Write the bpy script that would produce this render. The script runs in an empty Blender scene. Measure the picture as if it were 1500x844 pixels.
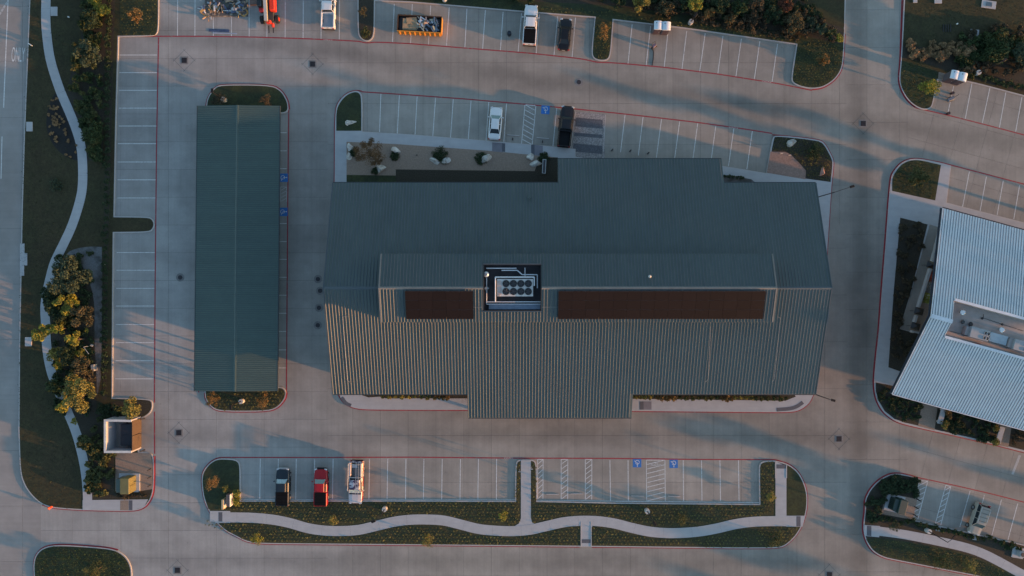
import bpy, bmesh, math, random
from mathutils import Vector, Matrix
R = math.radians
PI = math.pi
random.seed(7)
scene = bpy.context.scene
COL = scene.collection

# ------------------------------------------------------------------ camera
H, S = 102.0, 9.8            # flying height in metres, photograph pixels per metre on the ground
cam_d = bpy.data.cameras.new("camera"); cam = bpy.data.objects.new("camera", cam_d); COL.objects.link(cam)
cam.location = (0, 0, H); cam.rotation_euler = (0, 0, 0)
cam_d.sensor_width = 36; cam_d.lens = 24.0 * (H * S / 1000.0); cam_d.clip_end = 3000; cam_d.clip_start = 0.5
scene.camera = cam

# ------------------------------------------------------------------ light
SUN_AZ, SUN_EL = 17.0, 6.4   # sun stands low towards +x, a little towards -y
world = bpy.data.worlds.new("World"); scene.world = world; world.use_nodes = True
wn = world.node_tree; bg = wn.nodes['Background']
sky = wn.nodes.new('ShaderNodeTexSky'); sky.sky_type = 'NISHITA'; sky.sun_disc = False
sky.sun_elevation = R(SUN_EL); sky.sun_rotation = R(90 + SUN_AZ)
sky.air_density = 1.0; sky.dust_density = 0.6; sky.ozone_density = 1.6
wn.links.new(sky.outputs[0], bg.inputs[0]); bg.inputs[1].default_value = 0.15
sd = bpy.data.lights.new("sun", 'SUN'); sun = bpy.data.objects.new("sun", sd); COL.objects.link(sun)
sd.energy = 3.1; sd.angle = R(0.6); sd.color = (1.0, 0.44, 0.15)
dirv = Vector((math.cos(R(SUN_EL)) * math.cos(R(SUN_AZ)), -math.cos(R(SUN_EL)) * math.sin(R(SUN_AZ)), math.sin(R(SUN_EL))))
sun.rotation_euler = dirv.to_track_quat('Z', 'Y').to_euler()
sun.location = dirv * 200
vs = scene.view_settings
vs.view_transform = 'Standard'; vs.look = 'None'; vs.exposure = 1.56; vs.gamma = 1

# ------------------------------------------------------------------ helpers
def G(px, py, z=0.0):
    """point of the survey plan (photograph pixels) at height z, in metres"""
    k = (H - z) / H
    return Vector(((px - 750) / S * k, (422 - py) / S * k, z))
def GL(pts, z=0.0): return [G(p[0], p[1], z).to_2d() for p in pts]

MATS = {}
def M(name, col, rough=.8, var=.12, scale=1.5, metal=0., bump=0., objrand=0., island=0., col2=None, c2scale=.4, c2lo=.45, c2hi=.6,
      streak=None, bands=None, cool=None, spots=None, emit=None, coat=0., detail=4, spec=.5):
    if name in MATS: return MATS[name]
    m = bpy.data.materials.new(name); m.use_nodes = True; nt = m.node_tree; n = nt.nodes; l = nt.links
    b = n['Principled BSDF']; b.inputs['Roughness'].default_value = rough; b.inputs['Metallic'].default_value = metal
    b.inputs['Coat Weight'].default_value = coat; b.inputs['Specular IOR Level'].default_value = spec
    geo = n.new('ShaderNodeNewGeometry')
    cur = n.new('ShaderNodeRGB'); cur.outputs[0].default_value = (*col, 1); cur = cur.outputs[0]
    def noise(sc, det=4, vec=None, rough_=.6):
        t = n.new('ShaderNodeTexNoise'); t.inputs['Scale'].default_value = sc; t.inputs['Detail'].default_value = det
        t.inputs['Roughness'].default_value = rough_
        l.new(vec if vec else geo.outputs['Position'], t.inputs['Vector']); return t.outputs['Fac']
    def ramp(src, lo, hi, a, b_):
        mr = n.new('ShaderNodeMapRange'); l.new(src, mr.inputs['Value'])
        mr.inputs['From Min'].default_value = lo; mr.inputs['From Max'].default_value = hi
        mr.inputs['To Min'].default_value = a; mr.inputs['To Max'].default_value = b_; return mr.outputs[0]
    def mult(c, f):
        mx = n.new('ShaderNodeMix'); mx.data_type = 'RGBA'; mx.blend_type = 'MULTIPLY'; mx.inputs[0].default_value = 1
        l.new(c, mx.inputs[6]); l.new(f, mx.inputs[7]); return mx.outputs[2]
    if col2:
        f = ramp(noise(c2scale, 6), c2lo, c2hi, 0, 1)
        mx = n.new('ShaderNodeMix'); mx.data_type = 'RGBA'; l.new(f, mx.inputs[0]); l.new(cur, mx.inputs[6])
        mx.inputs[7].default_value = (*col2, 1); cur = mx.outputs[2]
    if var: cur = mult(cur, ramp(noise(scale, detail), .3, .7, 1 - var, 1 + var))
    if streak:
        for (sx, sy, amt) in streak:
            mp = n.new('ShaderNodeMapping'); mp.inputs['Scale'].default_value = (sx, sy, 1)
            l.new(geo.outputs['Position'], mp.inputs['Vector'])
            cur = mult(cur, ramp(noise(1, 5, mp.outputs[0]), .35, .65, 1 - amt, 1 + amt))
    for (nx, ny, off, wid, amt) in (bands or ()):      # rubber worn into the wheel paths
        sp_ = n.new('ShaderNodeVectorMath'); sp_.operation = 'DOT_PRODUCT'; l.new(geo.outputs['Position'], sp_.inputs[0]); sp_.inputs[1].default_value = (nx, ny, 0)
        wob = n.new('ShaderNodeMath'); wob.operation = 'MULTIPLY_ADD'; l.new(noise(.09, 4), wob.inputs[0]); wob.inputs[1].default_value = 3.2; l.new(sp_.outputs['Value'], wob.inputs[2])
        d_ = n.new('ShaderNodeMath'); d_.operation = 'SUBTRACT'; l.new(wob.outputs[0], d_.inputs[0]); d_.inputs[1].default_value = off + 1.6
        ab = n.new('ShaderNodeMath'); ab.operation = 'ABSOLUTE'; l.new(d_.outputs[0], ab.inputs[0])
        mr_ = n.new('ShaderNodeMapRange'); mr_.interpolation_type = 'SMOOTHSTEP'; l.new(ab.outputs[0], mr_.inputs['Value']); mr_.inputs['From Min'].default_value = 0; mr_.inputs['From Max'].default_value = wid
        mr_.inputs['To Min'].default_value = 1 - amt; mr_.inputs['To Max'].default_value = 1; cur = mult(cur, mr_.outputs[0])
    if cool:        # paler and cooler tint towards the west
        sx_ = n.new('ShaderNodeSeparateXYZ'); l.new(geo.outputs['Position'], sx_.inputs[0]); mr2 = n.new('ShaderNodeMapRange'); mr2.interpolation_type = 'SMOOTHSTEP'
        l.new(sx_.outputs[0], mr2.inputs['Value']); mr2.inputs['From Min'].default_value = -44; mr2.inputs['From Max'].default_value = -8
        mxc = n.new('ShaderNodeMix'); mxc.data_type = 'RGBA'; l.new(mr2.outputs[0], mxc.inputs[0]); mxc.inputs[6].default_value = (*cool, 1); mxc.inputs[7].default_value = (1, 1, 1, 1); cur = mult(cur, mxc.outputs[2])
    if spots:       # oil drips and smudges
        cur = mult(cur, ramp(noise(spots[0], 3), spots[1], spots[1] + .08, 1, spots[2])); cur = mult(cur, ramp(noise(spots[0] * .37 + .1, 5), spots[1] + .02, spots[1] + .1, 1, .86))
    if objrand:
        oi = n.new('ShaderNodeObjectInfo'); cur = mult(cur, ramp(oi.outputs['Random'], 0, 1, 1 - objrand, 1 + objrand))
    if island: cur = mult(cur, ramp(geo.outputs['Random Per Island'], 0, 1, 1 - island, 1 + island))
    l.new(cur, b.inputs['Base Color'])
    if bump:
        bp = n.new('ShaderNodeBump'); bp.inputs['Strength'].default_value = bump; bp.inputs['Distance'].default_value = .03
        l.new(noise(22, 4), bp.inputs['Height']); l.new(bp.outputs[0], b.inputs['Normal'])
    if emit: b.inputs['Emission Color'].default_value = (*emit, 1); b.inputs['Emission Strength'].default_value = 1
    MATS[name] = m; return m

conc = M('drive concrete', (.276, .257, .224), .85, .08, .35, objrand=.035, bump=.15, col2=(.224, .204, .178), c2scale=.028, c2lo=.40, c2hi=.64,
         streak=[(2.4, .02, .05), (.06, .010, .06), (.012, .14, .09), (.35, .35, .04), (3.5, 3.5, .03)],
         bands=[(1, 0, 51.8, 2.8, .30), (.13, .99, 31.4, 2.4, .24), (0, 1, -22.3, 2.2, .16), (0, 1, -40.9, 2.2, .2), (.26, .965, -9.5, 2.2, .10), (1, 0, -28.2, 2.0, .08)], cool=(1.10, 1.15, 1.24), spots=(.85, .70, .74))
conc2 = M('car park concrete', (.278, .264, .250), .85, .08, .35, objrand=.035, bump=.15, col2=(.225, .208, .192), c2scale=.028, c2lo=.42, c2hi=.66,
         streak=[(.02, 2.2, .04), (.045, .012, .05), (.9, .9, .03)])
bedsoil = M('olive mulch', (.040, .041, .018), .95, .35, 5, bump=.8, streak=[(11, 11, .35)])
joint = M('joint filler', (.06, .058, .055), .9, .2, 1)
walk = M('broomed walk concrete', (.36, .365, .37), .85, .06, .8, bump=.15, streak=[(.3, 2.5, .03)])
kerbc = M('kerb concrete', (.40, .375, .355), .8, .08, 3)
redp = M('red fire lane paint', (.27, .025, .035), .7, .2, 2.5, col2=(.22, .12, .11), c2scale=1.6, c2lo=.58, c2hi=.68)
whitep = M('white stall paint', (.58, .58, .56), .7, .22, 5, col2=(.40, .39, .37), c2scale=2.2, c2lo=.56, c2hi=.66)
wornp = M('worn white paint', (.38, .38, .37), .8, .25, 8)
bluep = M('blue access paint', (.02, .14, .42), .7, .12, 3)
lawn = M('winter lawn', (.031, .031, .011), .95, .3, 3.0, bump=.5, col2=(.040, .031, .013), c2scale=.09, c2lo=.4, c2hi=.65, streak=[(.6, .6, .14), (9, 9, .22)])
lawng = M('green lawn', (.021, .031, .013), .95, .3, 3.0, bump=.6, col2=(.035, .042, .014), c2scale=.5, streak=[(9, 9, .3)])
mulch = M('dark mulch', (.033, .029, .020), .95, .4, 6, bump=.8, streak=[(11, 11, .35)])
gravel = M('grey gravel', (.13, .135, .14), .95, .25, 8, bump=.6, col2=(.06, .062, .06), c2scale=.5)
granite = M('tan crushed granite', (.245, .185, .142), .95, .15, 5, bump=.5)
rdgran = M('reddish crushed granite', (.24, .165, .135), .95, .2, 4, bump=.5)
roofm = M('slate teal standing seam metal', (.066, .086, .080), .42, .08, .12, metal=.0, streak=[(1.1, .04, .09), (2.3, .5, .03)])
ribm = M('slate teal seam', (.056, .078, .092), .45, .05, .3)
cpm = M('green carport metal', (.048, .078, .072), .45, .07, .15, streak=[(.05, 1.2, .09), (.5, 2, .03)])
eroof = M('galvanised pale roof', (.74, .73, .70), .45, .05, .5, streak=[(.4, .4, .04)])
tactile = M('dark tactile paving', (.085, .09, .105), .8, .1, 5)
black = M('black steel', (.012, .012, .014), .45, .1, 3)
glass = M('dark vehicle glass', (.012, .018, .022), .08, 0, 1)
glassg = M('greenish windscreen', (.16, .24, .22), .12, 0, 1)
tyre = M('tyre rubber', (.015, .015, .016), .85, .1, 4)
rimm = M('alloy rim', (.35, .36, .37), .35, .05, 4, metal=.7)
trim = M('black trim', (.011, .011, .012), .6, .05, 4, spec=.2)
galv = M('galvanised steel', (.42, .44, .46), .4, .1, 3, metal=.5)
greym = M('grey equipment metal', (.27, .29, .30), .5, .08, 2)
stone = M('pale limestone', (.46, .44, .40), .9, .2, 3, bump=.8, col2=(.30, .28, .25), c2scale=1.2)
bark = M('bark', (.08, .06, .045), .9, .3, 6, bump=.5)
lampred = M('red lamp lens', (.35, .02, .02), .2, 0, 1)
lampclr = M('clear lamp lens', (.5, .52, .54), .1, 0, 1)
soilm = M('joint earth', (.03, .026, .02), .95, .3, 5)
brick = M('buff stone wall', (.30, .25, .20), .9, .15, 3, bump=.4)
winm = M('window glass', (.03, .045, .055), .06, 0, 1)

class MB:
    def __init__(s): s.v = []; s.f = []; s.m = []
    def add(s, vs_, fs, mi=0):
        o = len(s.v); s.v += [tuple(v) for v in vs_]
        for f in fs: s.f.append([i + o for i in f]); s.m.append(mi)
    def box(s, c, d, rz=0, mi=0, rx=0, ry=0):
        x, y, z = d[0] / 2, d[1] / 2, d[2] / 2
        mt = Matrix.Translation(c) @ Matrix.Rotation(rz, 4, 'Z') @ Matrix.Rotation(ry, 4, 'Y') @ Matrix.Rotation(rx, 4, 'X')
        vs_ = [mt @ Vector(p) for p in ((-x, -y, -z), (x, -y, -z), (x, y, -z), (-x, y, -z), (-x, -y, z), (x, -y, z), (x, y, z), (-x, y, z))]
        s.add(vs_, [(3, 2, 1, 0), (4, 5, 6, 7), (0, 1, 5, 4), (1, 2, 6, 5), (2, 3, 7, 6), (3, 0, 4, 7)], mi)
    def bbox(s, c, d, bv=.03, rz=0, mi=0, rx=0, ry=0):
        """box with chamfered upper edges"""
        x, y, z = d[0] / 2, d[1] / 2, d[2] / 2; b = min(bv, x * .6, y * .6, z * .9)
        mt = Matrix.Translation(c) @ Matrix.Rotation(rz, 4, 'Z') @ Matrix.Rotation(ry, 4, 'Y') @ Matrix.Rotation(rx, 4, 'X')
        def ring(x, y, z, b): return [(-x + b, -y, z), (x - b, -y, z), (x, -y + b, z), (x, y - b, z), (x - b, y, z), (-x + b, y, z), (-x, y - b, z), (-x, -y + b, z)]
        r = ring(x, y, -z, b) + ring(x, y, z - b, b) + ring(x - b, y - b, z, b * .5)
        fs = [tuple(range(7, -1, -1)), tuple(range(16, 24))]
        for k in (0, 8):
            for i in range(8): fs.append((k + i, k + (i + 1) % 8, k + 8 + (i + 1) % 8, k + 8 + i))
        s.add([mt @ Vector(p) for p in r], fs, mi)
    def prism(s, poly, z0, z1, mi=0, bottom=False):
        n = len(poly)
        if area(poly) < 0: poly = poly[::-1]
        vs_ = [(p[0], p[1], z0) for p in poly] + [(p[0], p[1], z1) for p in poly]
        fs = [tuple(range(n, 2 * n))] + [(i, (i + 1) % n, n + (i + 1) % n, n + i) for i in range(n)]
        if bottom: fs.append(tuple(range(n - 1, -1, -1)))
        s.add(vs_, fs, mi)
    def flat(s, poly, z, mi=0):
        if area(poly) < 0: poly = poly[::-1]
        s.add([(p[0], p[1], z) for p in poly], [tuple(range(len(poly)))], mi)
    def cyl(s, c, r, h, n=12, mi=0, r2=None, axis='Z'):
        r2 = r if r2 is None else r2
        rot = {'Z': Matrix.Identity(4), 'X': Matrix.Rotation(PI / 2, 4, 'Y'), 'Y': Matrix.Rotation(-PI / 2, 4, 'X')}[axis]
        mt = Matrix.Translation(c) @ rot
        vs_ = [mt @ Vector((r * math.cos(2 * PI * i / n), r * math.sin(2 * PI * i / n), -h / 2)) for i in range(n)]
        vs_ += [mt @ Vector((r2 * math.cos(2 * PI * i / n), r2 * math.sin(2 * PI * i / n), h / 2)) for i in range(n)]
        s.add(vs_, [tuple(range(n - 1, -1, -1)), tuple(range(n, 2 * n))] + [(i, (i + 1) % n, n + (i + 1) % n, n + i) for i in range(n)], mi)
    def tube(s, a, b, r, n=6, mi=0, r2=None):
        a = Vector(a); b = Vector(b); d = b - a; r2 = r if r2 is None else r2
        q = d.to_track_quat('Z', 'Y').to_matrix()
        vs_ = [a + q @ Vector((r * math.cos(2 * PI * i / n), r * math.sin(2 * PI * i / n), 0)) for i in range(n)]
        vs_ += [b + q @ Vector((r2 * math.cos(2 * PI * i / n), r2 * math.sin(2 * PI * i / n), 0)) for i in range(n)]
        s.add(vs_, [tuple(range(n - 1, -1, -1)), tuple(range(n, 2 * n))] + [(i, (i + 1) % n, n + (i + 1) % n, n + i) for i in range(n)], mi)
    def path(s, pts, r, n=6, mi=0):
        for a, b in zip(pts, pts[1:]): s.tube(a, b, r, n, mi)
    def torus(s, c, r1, r2, n=14, k=6, mi=0):
        vs_ = []; fs = []
        for i in range(n):
            a = 2 * PI * i / n
            for j in range(k):
                b = 2 * PI * j / k
                vs_.append((c[0] + (r1 + r2 * math.cos(b)) * math.cos(a), c[1] + (r1 + r2 * math.cos(b)) * math.sin(a), c[2] + r2 * math.sin(b)))
        for i in range(n):
            for j in range(k): fs.append((i * k + j, ((i + 1) % n) * k + j, ((i + 1) % n) * k + (j + 1) % k, i * k + (j + 1) % k))
        s.add(vs_, fs, mi)
    def loft(s, rings, mi=0, caps=True):
        n = len(rings[0]); o = []; fs = []
        for r in rings: o += r
        for k in range(len(rings) - 1):
            for i in range(n): fs.append((k * n + i, k * n + (i + 1) % n, (k + 1) * n + (i + 1) % n, (k + 1) * n + i))
        if caps: fs += [tuple(range(n - 1, -1, -1)), tuple(range((len(rings) - 1) * n, len(rings) * n))]
        s.add(o, fs, mi)
    def mesh(s, name, mats):
        me = bpy.data.meshes.new(name); me.from_pydata(s.v, [], s.f)
        if not isinstance(mats, (list, tuple)): mats = [mats]
        for m in mats: me.materials.append(m)
        if len(mats) > 1: me.polygons.foreach_set('material_index', s.m)
        me.update(); return me
    def build(s, name, mats, parent=None, smooth=False, **kw):
        me = s.mesh(name, mats)
        if smooth: me.polygons.foreach_set('use_smooth', [True] * len(me.polygons))
        return link(name, me, parent, **kw)

def link(name, me, parent=None, label=None, cat=None, group=None, kind=None, loc=None, rz=None):
    o = bpy.data.objects.new(name, me); COL.objects.link(o)
    if parent is not None: o.parent = parent
    if loc is not None: o.location = loc
    if rz is not None: o.rotation_euler = (0, 0, rz)
    tag(o, label, cat, group, kind); return o
def tag(o, label=None, cat=None, group=None, kind=None):
    if label: o['label'] = label
    if cat: o['category'] = cat
    if group: o['group'] = group
    if kind: o['kind'] = kind
    return o
def thing(name, label, cat, loc=(0, 0, 0), rz=0, group=None, kind=None):
    return link(name, None, None, label, cat, group, kind, loc, rz)
def copy_tree(o, parent=None):
    c = o.copy(); COL.objects.link(c); c.parent = parent
    for ch in list(o.children): copy_tree(ch, c)
    return c
def area(p): return sum(p[i][0] * p[(i + 1) % len(p)][1] - p[(i + 1) % len(p)][0] * p[i][1] for i in range(len(p))) / 2
def inside(pt, poly):
    x, y = pt; c = False; n = len(poly)
    for i in range(n):
        x1, y1 = poly[i][0], poly[i][1]; x2, y2 = poly[(i + 1) % n][0], poly[(i + 1) % n][1]
        if (y1 > y) != (y2 > y) and x < (x2 - x1) * (y - y1) / (y2 - y1) + x1: c = not c
    return c
def inset(poly, d):
    if area(poly) < 0: poly = poly[::-1]
    out = []; n = len(poly)
    for i in range(n):
        a, b, c = Vector(poly[i - 1][:2]), Vector(poly[i][:2]), Vector(poly[(i + 1) % n][:2])
        e1 = (b - a).normalized(); e2 = (c - b).normalized()
        n1 = Vector((-e1.y, e1.x)); n2 = Vector((-e2.y, e2.x)); nn = (n1 + n2)
        if nn.length < .05: nn = n1
        nn.normalize(); out.append(b + nn * d / max(.35, nn.dot(n1)))
    return out
def soft(poly, closed=True, lim=3.5, amax=62):
    """round the gentle corners, keep the sharp ones"""
    out = []; n = len(poly); P = [Vector(p[:2]) for p in poly]
    for i in range(n):
        if not closed and i in (0, n - 1): out.append(P[i]); continue
        a, b, c = P[i - 1], P[i], P[(i + 1) % n]
        e1, e2 = b - a, c - b
        if e1.length < 1e-4 or e2.length < 1e-4: continue
        ang = math.degrees(e1.angle(e2))
        if ang > amax or ang < 3: out.append(b); continue
        p0 = b - e1.normalized() * min(lim, e1.length * .45); p2 = b + e2.normalized() * min(lim, e2.length * .45)
        for t in (0, .25, .5, .75, 1): out.append(p0 * (1 - t) ** 2 + b * 2 * t * (1 - t) + p2 * t * t)
    return out
def offset_path(P, d):
    out = []
    for i in range(len(P)):
        e = (P[min(i + 1, len(P) - 1)] - P[max(i - 1, 0)]).normalized(); out.append(P[i] + Vector((-e.y, e.x)) * d)
    return out
def ribbon(mb, P, w, z, mi=0, z1=None):
    A, B = offset_path(P, w / 2), offset_path(P, -w / 2)
    for i in range(len(P) - 1):
        q = [A[i], B[i], B[i + 1], A[i + 1]]
        if z1 is None: mb.flat(q, z, mi)
        else: mb.prism(q, z, z1, mi)
def catmull(P, k=6):
    P = [Vector(p[:2]) for p in P]; P = [P[0] * 2 - P[1]] + P + [P[-1] * 2 - P[-2]]; out = []
    for i in range(1, len(P) - 2):
        for j in range(k):
            t = j / k; a, b, c, d = P[i - 1:i + 3]
            out.append(.5 * ((2 * b) + (c - a) * t + (2 * a - 5 * b + 4 * c - d) * t * t + (3 * b - a - 3 * c + d) * t ** 3))
    out.append(P[-2]); return out
# ================================================================== GROUND
mb = MB(); mb.flat([(-1500, -1500), (1500, -1500), (1500, 1500), (-1500, 1500)], -.20); mb.build('ground', lawn, kind='structure')
mb = MB(); mb.flat(GL([(-300, -160), (1760, -160), (1760, 1010), (-300, 1010)]), -.03); mb.build('pavement_subgrade', joint, kind='structure')
mb = MB()
for q in ([(-170, -2200), (34, -2200), (34, -64), (-170, -64)], [(-170, 914), (34, 914), (34, 3000), (-170, 3000)],
          [(1236, -1800), (1322, -1800), (1322, -64), (1236, -64)], [(1640, 130), (2300, 330), (2300, 1000), (1640, 850)]):
    mb.flat(GL(q), -.012)
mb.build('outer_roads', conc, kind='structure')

# raised polygons (plan pixels). every vertex list runs round the kerb line
VERGE_W = [(45, -75), (44, 0), (40, 100), (36, 200), (33, 300), (31, 400), (29, 500), (28, 630), (30, 692), (37, 712), (48, 727), (62, 739), (80, 744.5), (120, 747),
           (195, 749), (212, 744), (221, 733), (226, 718), (226.3, 680), (225, 667), (219, 662.5), (204, 661.5), (204, 614), (213, 611), (221, 605), (224.5, 596), (224, 588),
           (218, 584), (165.5, 582.5), (166.6, 420), (167.5, 341.5), (216, 341), (224, 338), (228, 329), (224, 320), (216, 317.5), (168.5, 317), (171, 180), (174.5, 54.5), (222, 53.5), (230, 51), (233, 43), (233.5, -75)]
VERGE_N = [(524, -75), (524, 47), (527, 56), (535, 61.5), (543, 60.5), (549, 52), (549.5, 2), (600, 4), (765, 18), (871, 26.5), (866, 76), (868, 85), (874, 89), (884, 90), (891, 88), (895, 80),
           (898.5, 30), (1000, 42), (1166, 66), (1158.5, 114), (1160, 122), (1172, 128), (1189, 131), (1205, 129), (1221, 119), (1231, 106), (1235, 92), (1237, 50), (1240, -75)]
KERB_TOP = [(233.5, -75), (524, -75), (524, 0.5), (400, 0.5), (400, -55), (233.5, -55)]
VERGE_E = [(1324, -75), (1323.5, 0), (1319, 88), (1316, 116), (1319, 130), (1326, 143), (1333, 151), (1341, 157), (1350, 161), (1358, 161), (1364, 158), (1366.5, 151), (1373, 117.5), (1406, 117), (1499, 141.5), (1640, 180), (1640, -75)]
PLAZA = [(491, 161), (498, 146.5), (508.5, 137), (521, 133), (527, 134.5), (531.5, 141), (531, 193), (600, 197), (733, 208), (811, 215), (843, 218.5), (843, 230), (890, 236), (1030, 240), (1057, 243), (1122, 254), (1131, 203), (1135, 198),
         (1200, 204.5), (1209, 212), (1219.5, 232), (1221, 239.5), (1217.5, 272), (1210.5, 378), (1204, 470), (1197, 560), (1190, 581), (1184, 592), (1171, 601), (1156, 604), (925, 602), (686, 600.5), (534, 600),
         (516, 597), (503.5, 590), (496, 578), (496, 420), (490.5, 268)]
ISL_CN = [(302, 167), (302.5, 153), (305, 142), (315, 128), (326, 124), (398, 124.5), (413, 133), (422, 148), (423.5, 161), (419, 166), (411, 167)]
ISL_CS = [(300, 566), (301, 585), (310, 597), (322.6, 603), (393, 603), (408, 597), (418, 585), (420, 575), (417, 569), (410.5, 566)]
ISL_S = [(295.7, 708), (296.4, 695.5), (300, 687), (307, 678.5), (315.6, 672.8), (324, 671), (344, 672.3), (350, 675.5), (353, 683), (352.7, 733), (620, 733), (754.5, 733.5), (755, 683), (757, 675), (763, 673), (778, 673), (784, 675), (786.5, 683), (787, 733.5),
         (900, 736), (1112, 738), (1111, 685), (1113, 678), (1119, 675), (1136, 674.3), (1156, 680), (1170, 692), (1179, 710), (1182.7, 727.5), (1181.4, 747.6), (1176, 767.7), (1166, 785), (1151, 799), (1139, 803), (1076, 803), (900, 801), (600, 798.3),
         (378, 796.5), (360, 793), (345, 785), (331, 778), (315.6, 763.7), (305.6, 746.6), (298.5, 729.6)]
ISL_SW = [(51, 850), (49.5, 830), (51.5, 815.5), (60, 804), (75, 798.5), (100.5, 798), (156, 802), (173, 806), (186, 815.5), (193.5, 830.5), (194, 850), (190, 905), (175, 920), (75, 920), (56, 905)]
PAD_E = [(1301, 295), (1304, 262), (1307, 253), (1318, 239.6), (1330.7, 233.5), (1345.7, 232.5), (1376, 238.4), (1392.5, 243), (1386, 297), (1499, 326), (1640, 362), (1640, 700), (1500, 662.5), (1455, 651), (1393, 637), (1354.7, 628.6), (1324, 621.6), (1308.5, 616),
         (1293, 604), (1284, 588.5), (1280, 573), (1279.5, 550), (1286.7, 484), (1291, 424), (1296.7, 352.7)]
ISL_SE = [(1266.6, 745), (1266, 732.5), (1273, 717.4), (1285.5, 703.6), (1300.5, 695), (1313, 693), (1330.7, 696), (1341, 699.3), (1345.5, 706), (1336, 761), (1499, 797.5), (1640, 833), (1640, 895), (1550, 872), (1426, 843), (1313, 821), (1293, 816.7), (1278, 808), (1269, 795), (1264, 780), (1264, 767)]
RAISED = {}
def raised(name, px, inner=None, kerb=.16, h=.14, body=kerbc, innermat=None, sft=True):
    P = GL(px); P = soft(P) if sft else P
    if area(P) < 0: P = P[::-1]
    RAISED[name] = P
    root = thing(name, None, None, kind='structure')
    mb = MB(); mb.prism(P, -.05, h); mb.build('kerb', body, root)
    if innermat:
        mb = MB(); mb.flat(inset(P, kerb), h + .005); mb.build('planting_soil' if innermat in (mulch, bedsoil) else 'turf', innermat, root)
    return root
def patch(root, name, px, m, z, sft=True, z0=None):
    P = GL(px); P = soft(P) if sft else P
    mb = MB()
    if z0 is None: mb.flat(P, z)
    else: mb.prism(P, z0, z)
    return mb.build(name, m, root)
verge_w = raised('roadside_verge', VERGE_W, innermat=lawn)
verge_n = raised('north_verge', VERGE_N, innermat=lawng)
ktop = raised('north_walk', KERB_TOP, sft=False, body=walk)
verge_e = raised('northeast_verge', VERGE_E, innermat=lawn)
plaza = raised('building_plaza', PLAZA, body=kerbc, innermat=walk, kerb=.1)
isl_cn = raised('carport_north_island', ISL_CN, innermat=lawng)
isl_cs = raised('carport_south_island', ISL_CS, innermat=bedsoil)
isl_s = raised('south_island', ISL_S, innermat=bedsoil)
isl_sw = raised('southwest_island', ISL_SW, innermat=lawng)
pad_e = raised('east_building_plaza', PAD_E, innermat=walk, kerb=.16)
isl_se = raised('southeast_island', ISL_SE, innermat=mulch)
HT = .145
# ---- west verge surfaces
patch(verge_w, 'shrub_bed', [(120, -74), (158, -74), (155, 120), (152, 225), (150, 236), (112, 236), (104, 200), (92, 160), (104, 110), (122, 60)], mulch, HT + .004)
patch(verge_w, 'mulch_crescent', [(84, 133), (74, 150), (68, 175), (71, 198), (82, 218), (100, 232), (116, 236), (119, 215), (100, 178)], M('black mulch', (.014, .0145, .015), .95, .3, 6, bump=.8), HT + .007)
patch(verge_w, 'hedge_bed', [(159, -74), (172, -74), (168, 54), (164, 200), (160, 340), (157, 585), (151, 585), (153, 340), (156, 120)], mulch, HT + .010)
patch(verge_w, 'gravel_area', [(96, 372), (112, 364), (134, 361), (150, 362), (151, 420), (149, 560), (141, 585), (112, 590), (86, 540), (80, 480), (82, 420)], gravel, HT + .013)
patch(verge_w, 'tree_bed', [(84, 400), (110, 372), (128, 400), (140, 440), (139, 500), (143, 560), (142, 600), (168, 586), (220, 587), (222, 600), (208, 609), (200, 613), (154, 613), (150, 660), (168, 663), (168, 722), (222, 716), (218, 729), (136, 731), (131, 690), (112, 612), (80, 545), (76, 480), (78, 430)], mulch, HT + .016)
patch(verge_w, 'parking_end_lawn', [(176, -74), (232, -74), (232, 44), (228, 52), (177, 53)], lawng, HT + .012)
wp = [(66, -75), (67, -30), (68.5, 0), (68.2, 25), (69.5, 50), (75, 88), (88, 130), (102, 163), (112, 188), (119, 212), (122, 240), (121.6, 275), (116, 302), (106, 332), (94, 358), (81, 385), (74, 410), (69.5, 430), (67, 452), (68, 475), (69, 500), (72, 525), (78, 550), (90, 580), (101, 605), (112, 632), (120, 660), (126, 690), (129, 720), (129.5, 747)]
def footpath(root, px, w, z, name='footpath', n=6, seg=None, z0=.04):
    """a path poured in bays with a joint between them: each bay is a slab of its own"""
    P = catmull(GL(px), n); A, B = offset_path(P, w / 2), offset_path(P, -w / 2)
    acc = 0; run = [0]
    cells = []
    for i in range(1, len(P)):
        acc += (P[i] - P[i - 1]).length; run.append(i)
        if acc >= (seg or 4.0) or i == len(P) - 1:
            cells.append(run); run = [i]; acc = 0
    base = MB(); ribbon(base, P, w * .995, z - .012); base.build('path_joint', joint, root)
    for r in cells:
        mb = MB(); a = [A[i].copy() for i in r]; b = [B[i].copy() for i in r]
        d0 = (P[r[0] + 1] - P[r[0]]).normalized() * .012 if r[0] + 1 < len(P) else Vector((0, 0))
        a[0] += d0; b[0] += d0
        for j in range(len(r) - 1): mb.flat([a[j], b[j], b[j + 1], a[j + 1]], z)
        mb.build('path_slab', walk, root)
fp = thing('footpath', None, None, kind='structure'); footpath(fp, wp, 1.38, HT + .034)
patch(verge_w, 'corner_walk', [(136, 732), (218, 731), (212, 742), (195, 747), (122, 745.5), (122, 732)], walk, HT + .030, sft=False)
patch(verge_w, 'tan_ramp', [(177, 732.5), (189.5, 732.5), (189.5, 747), (177, 747)], granite, HT + .036, sft=False)
patch(verge_w, 'tactile_strip', [(189.8, 732.5), (195, 732.5), (195, 747), (189.8, 747)], tactile, HT + .036, sft=False)
patch(verge_w, 'tan_apron', [(170, 661), (222, 664), (224, 680), (224, 716), (204, 719.5), (170, 719)], granite, HT + .022, sft=False)
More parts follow.
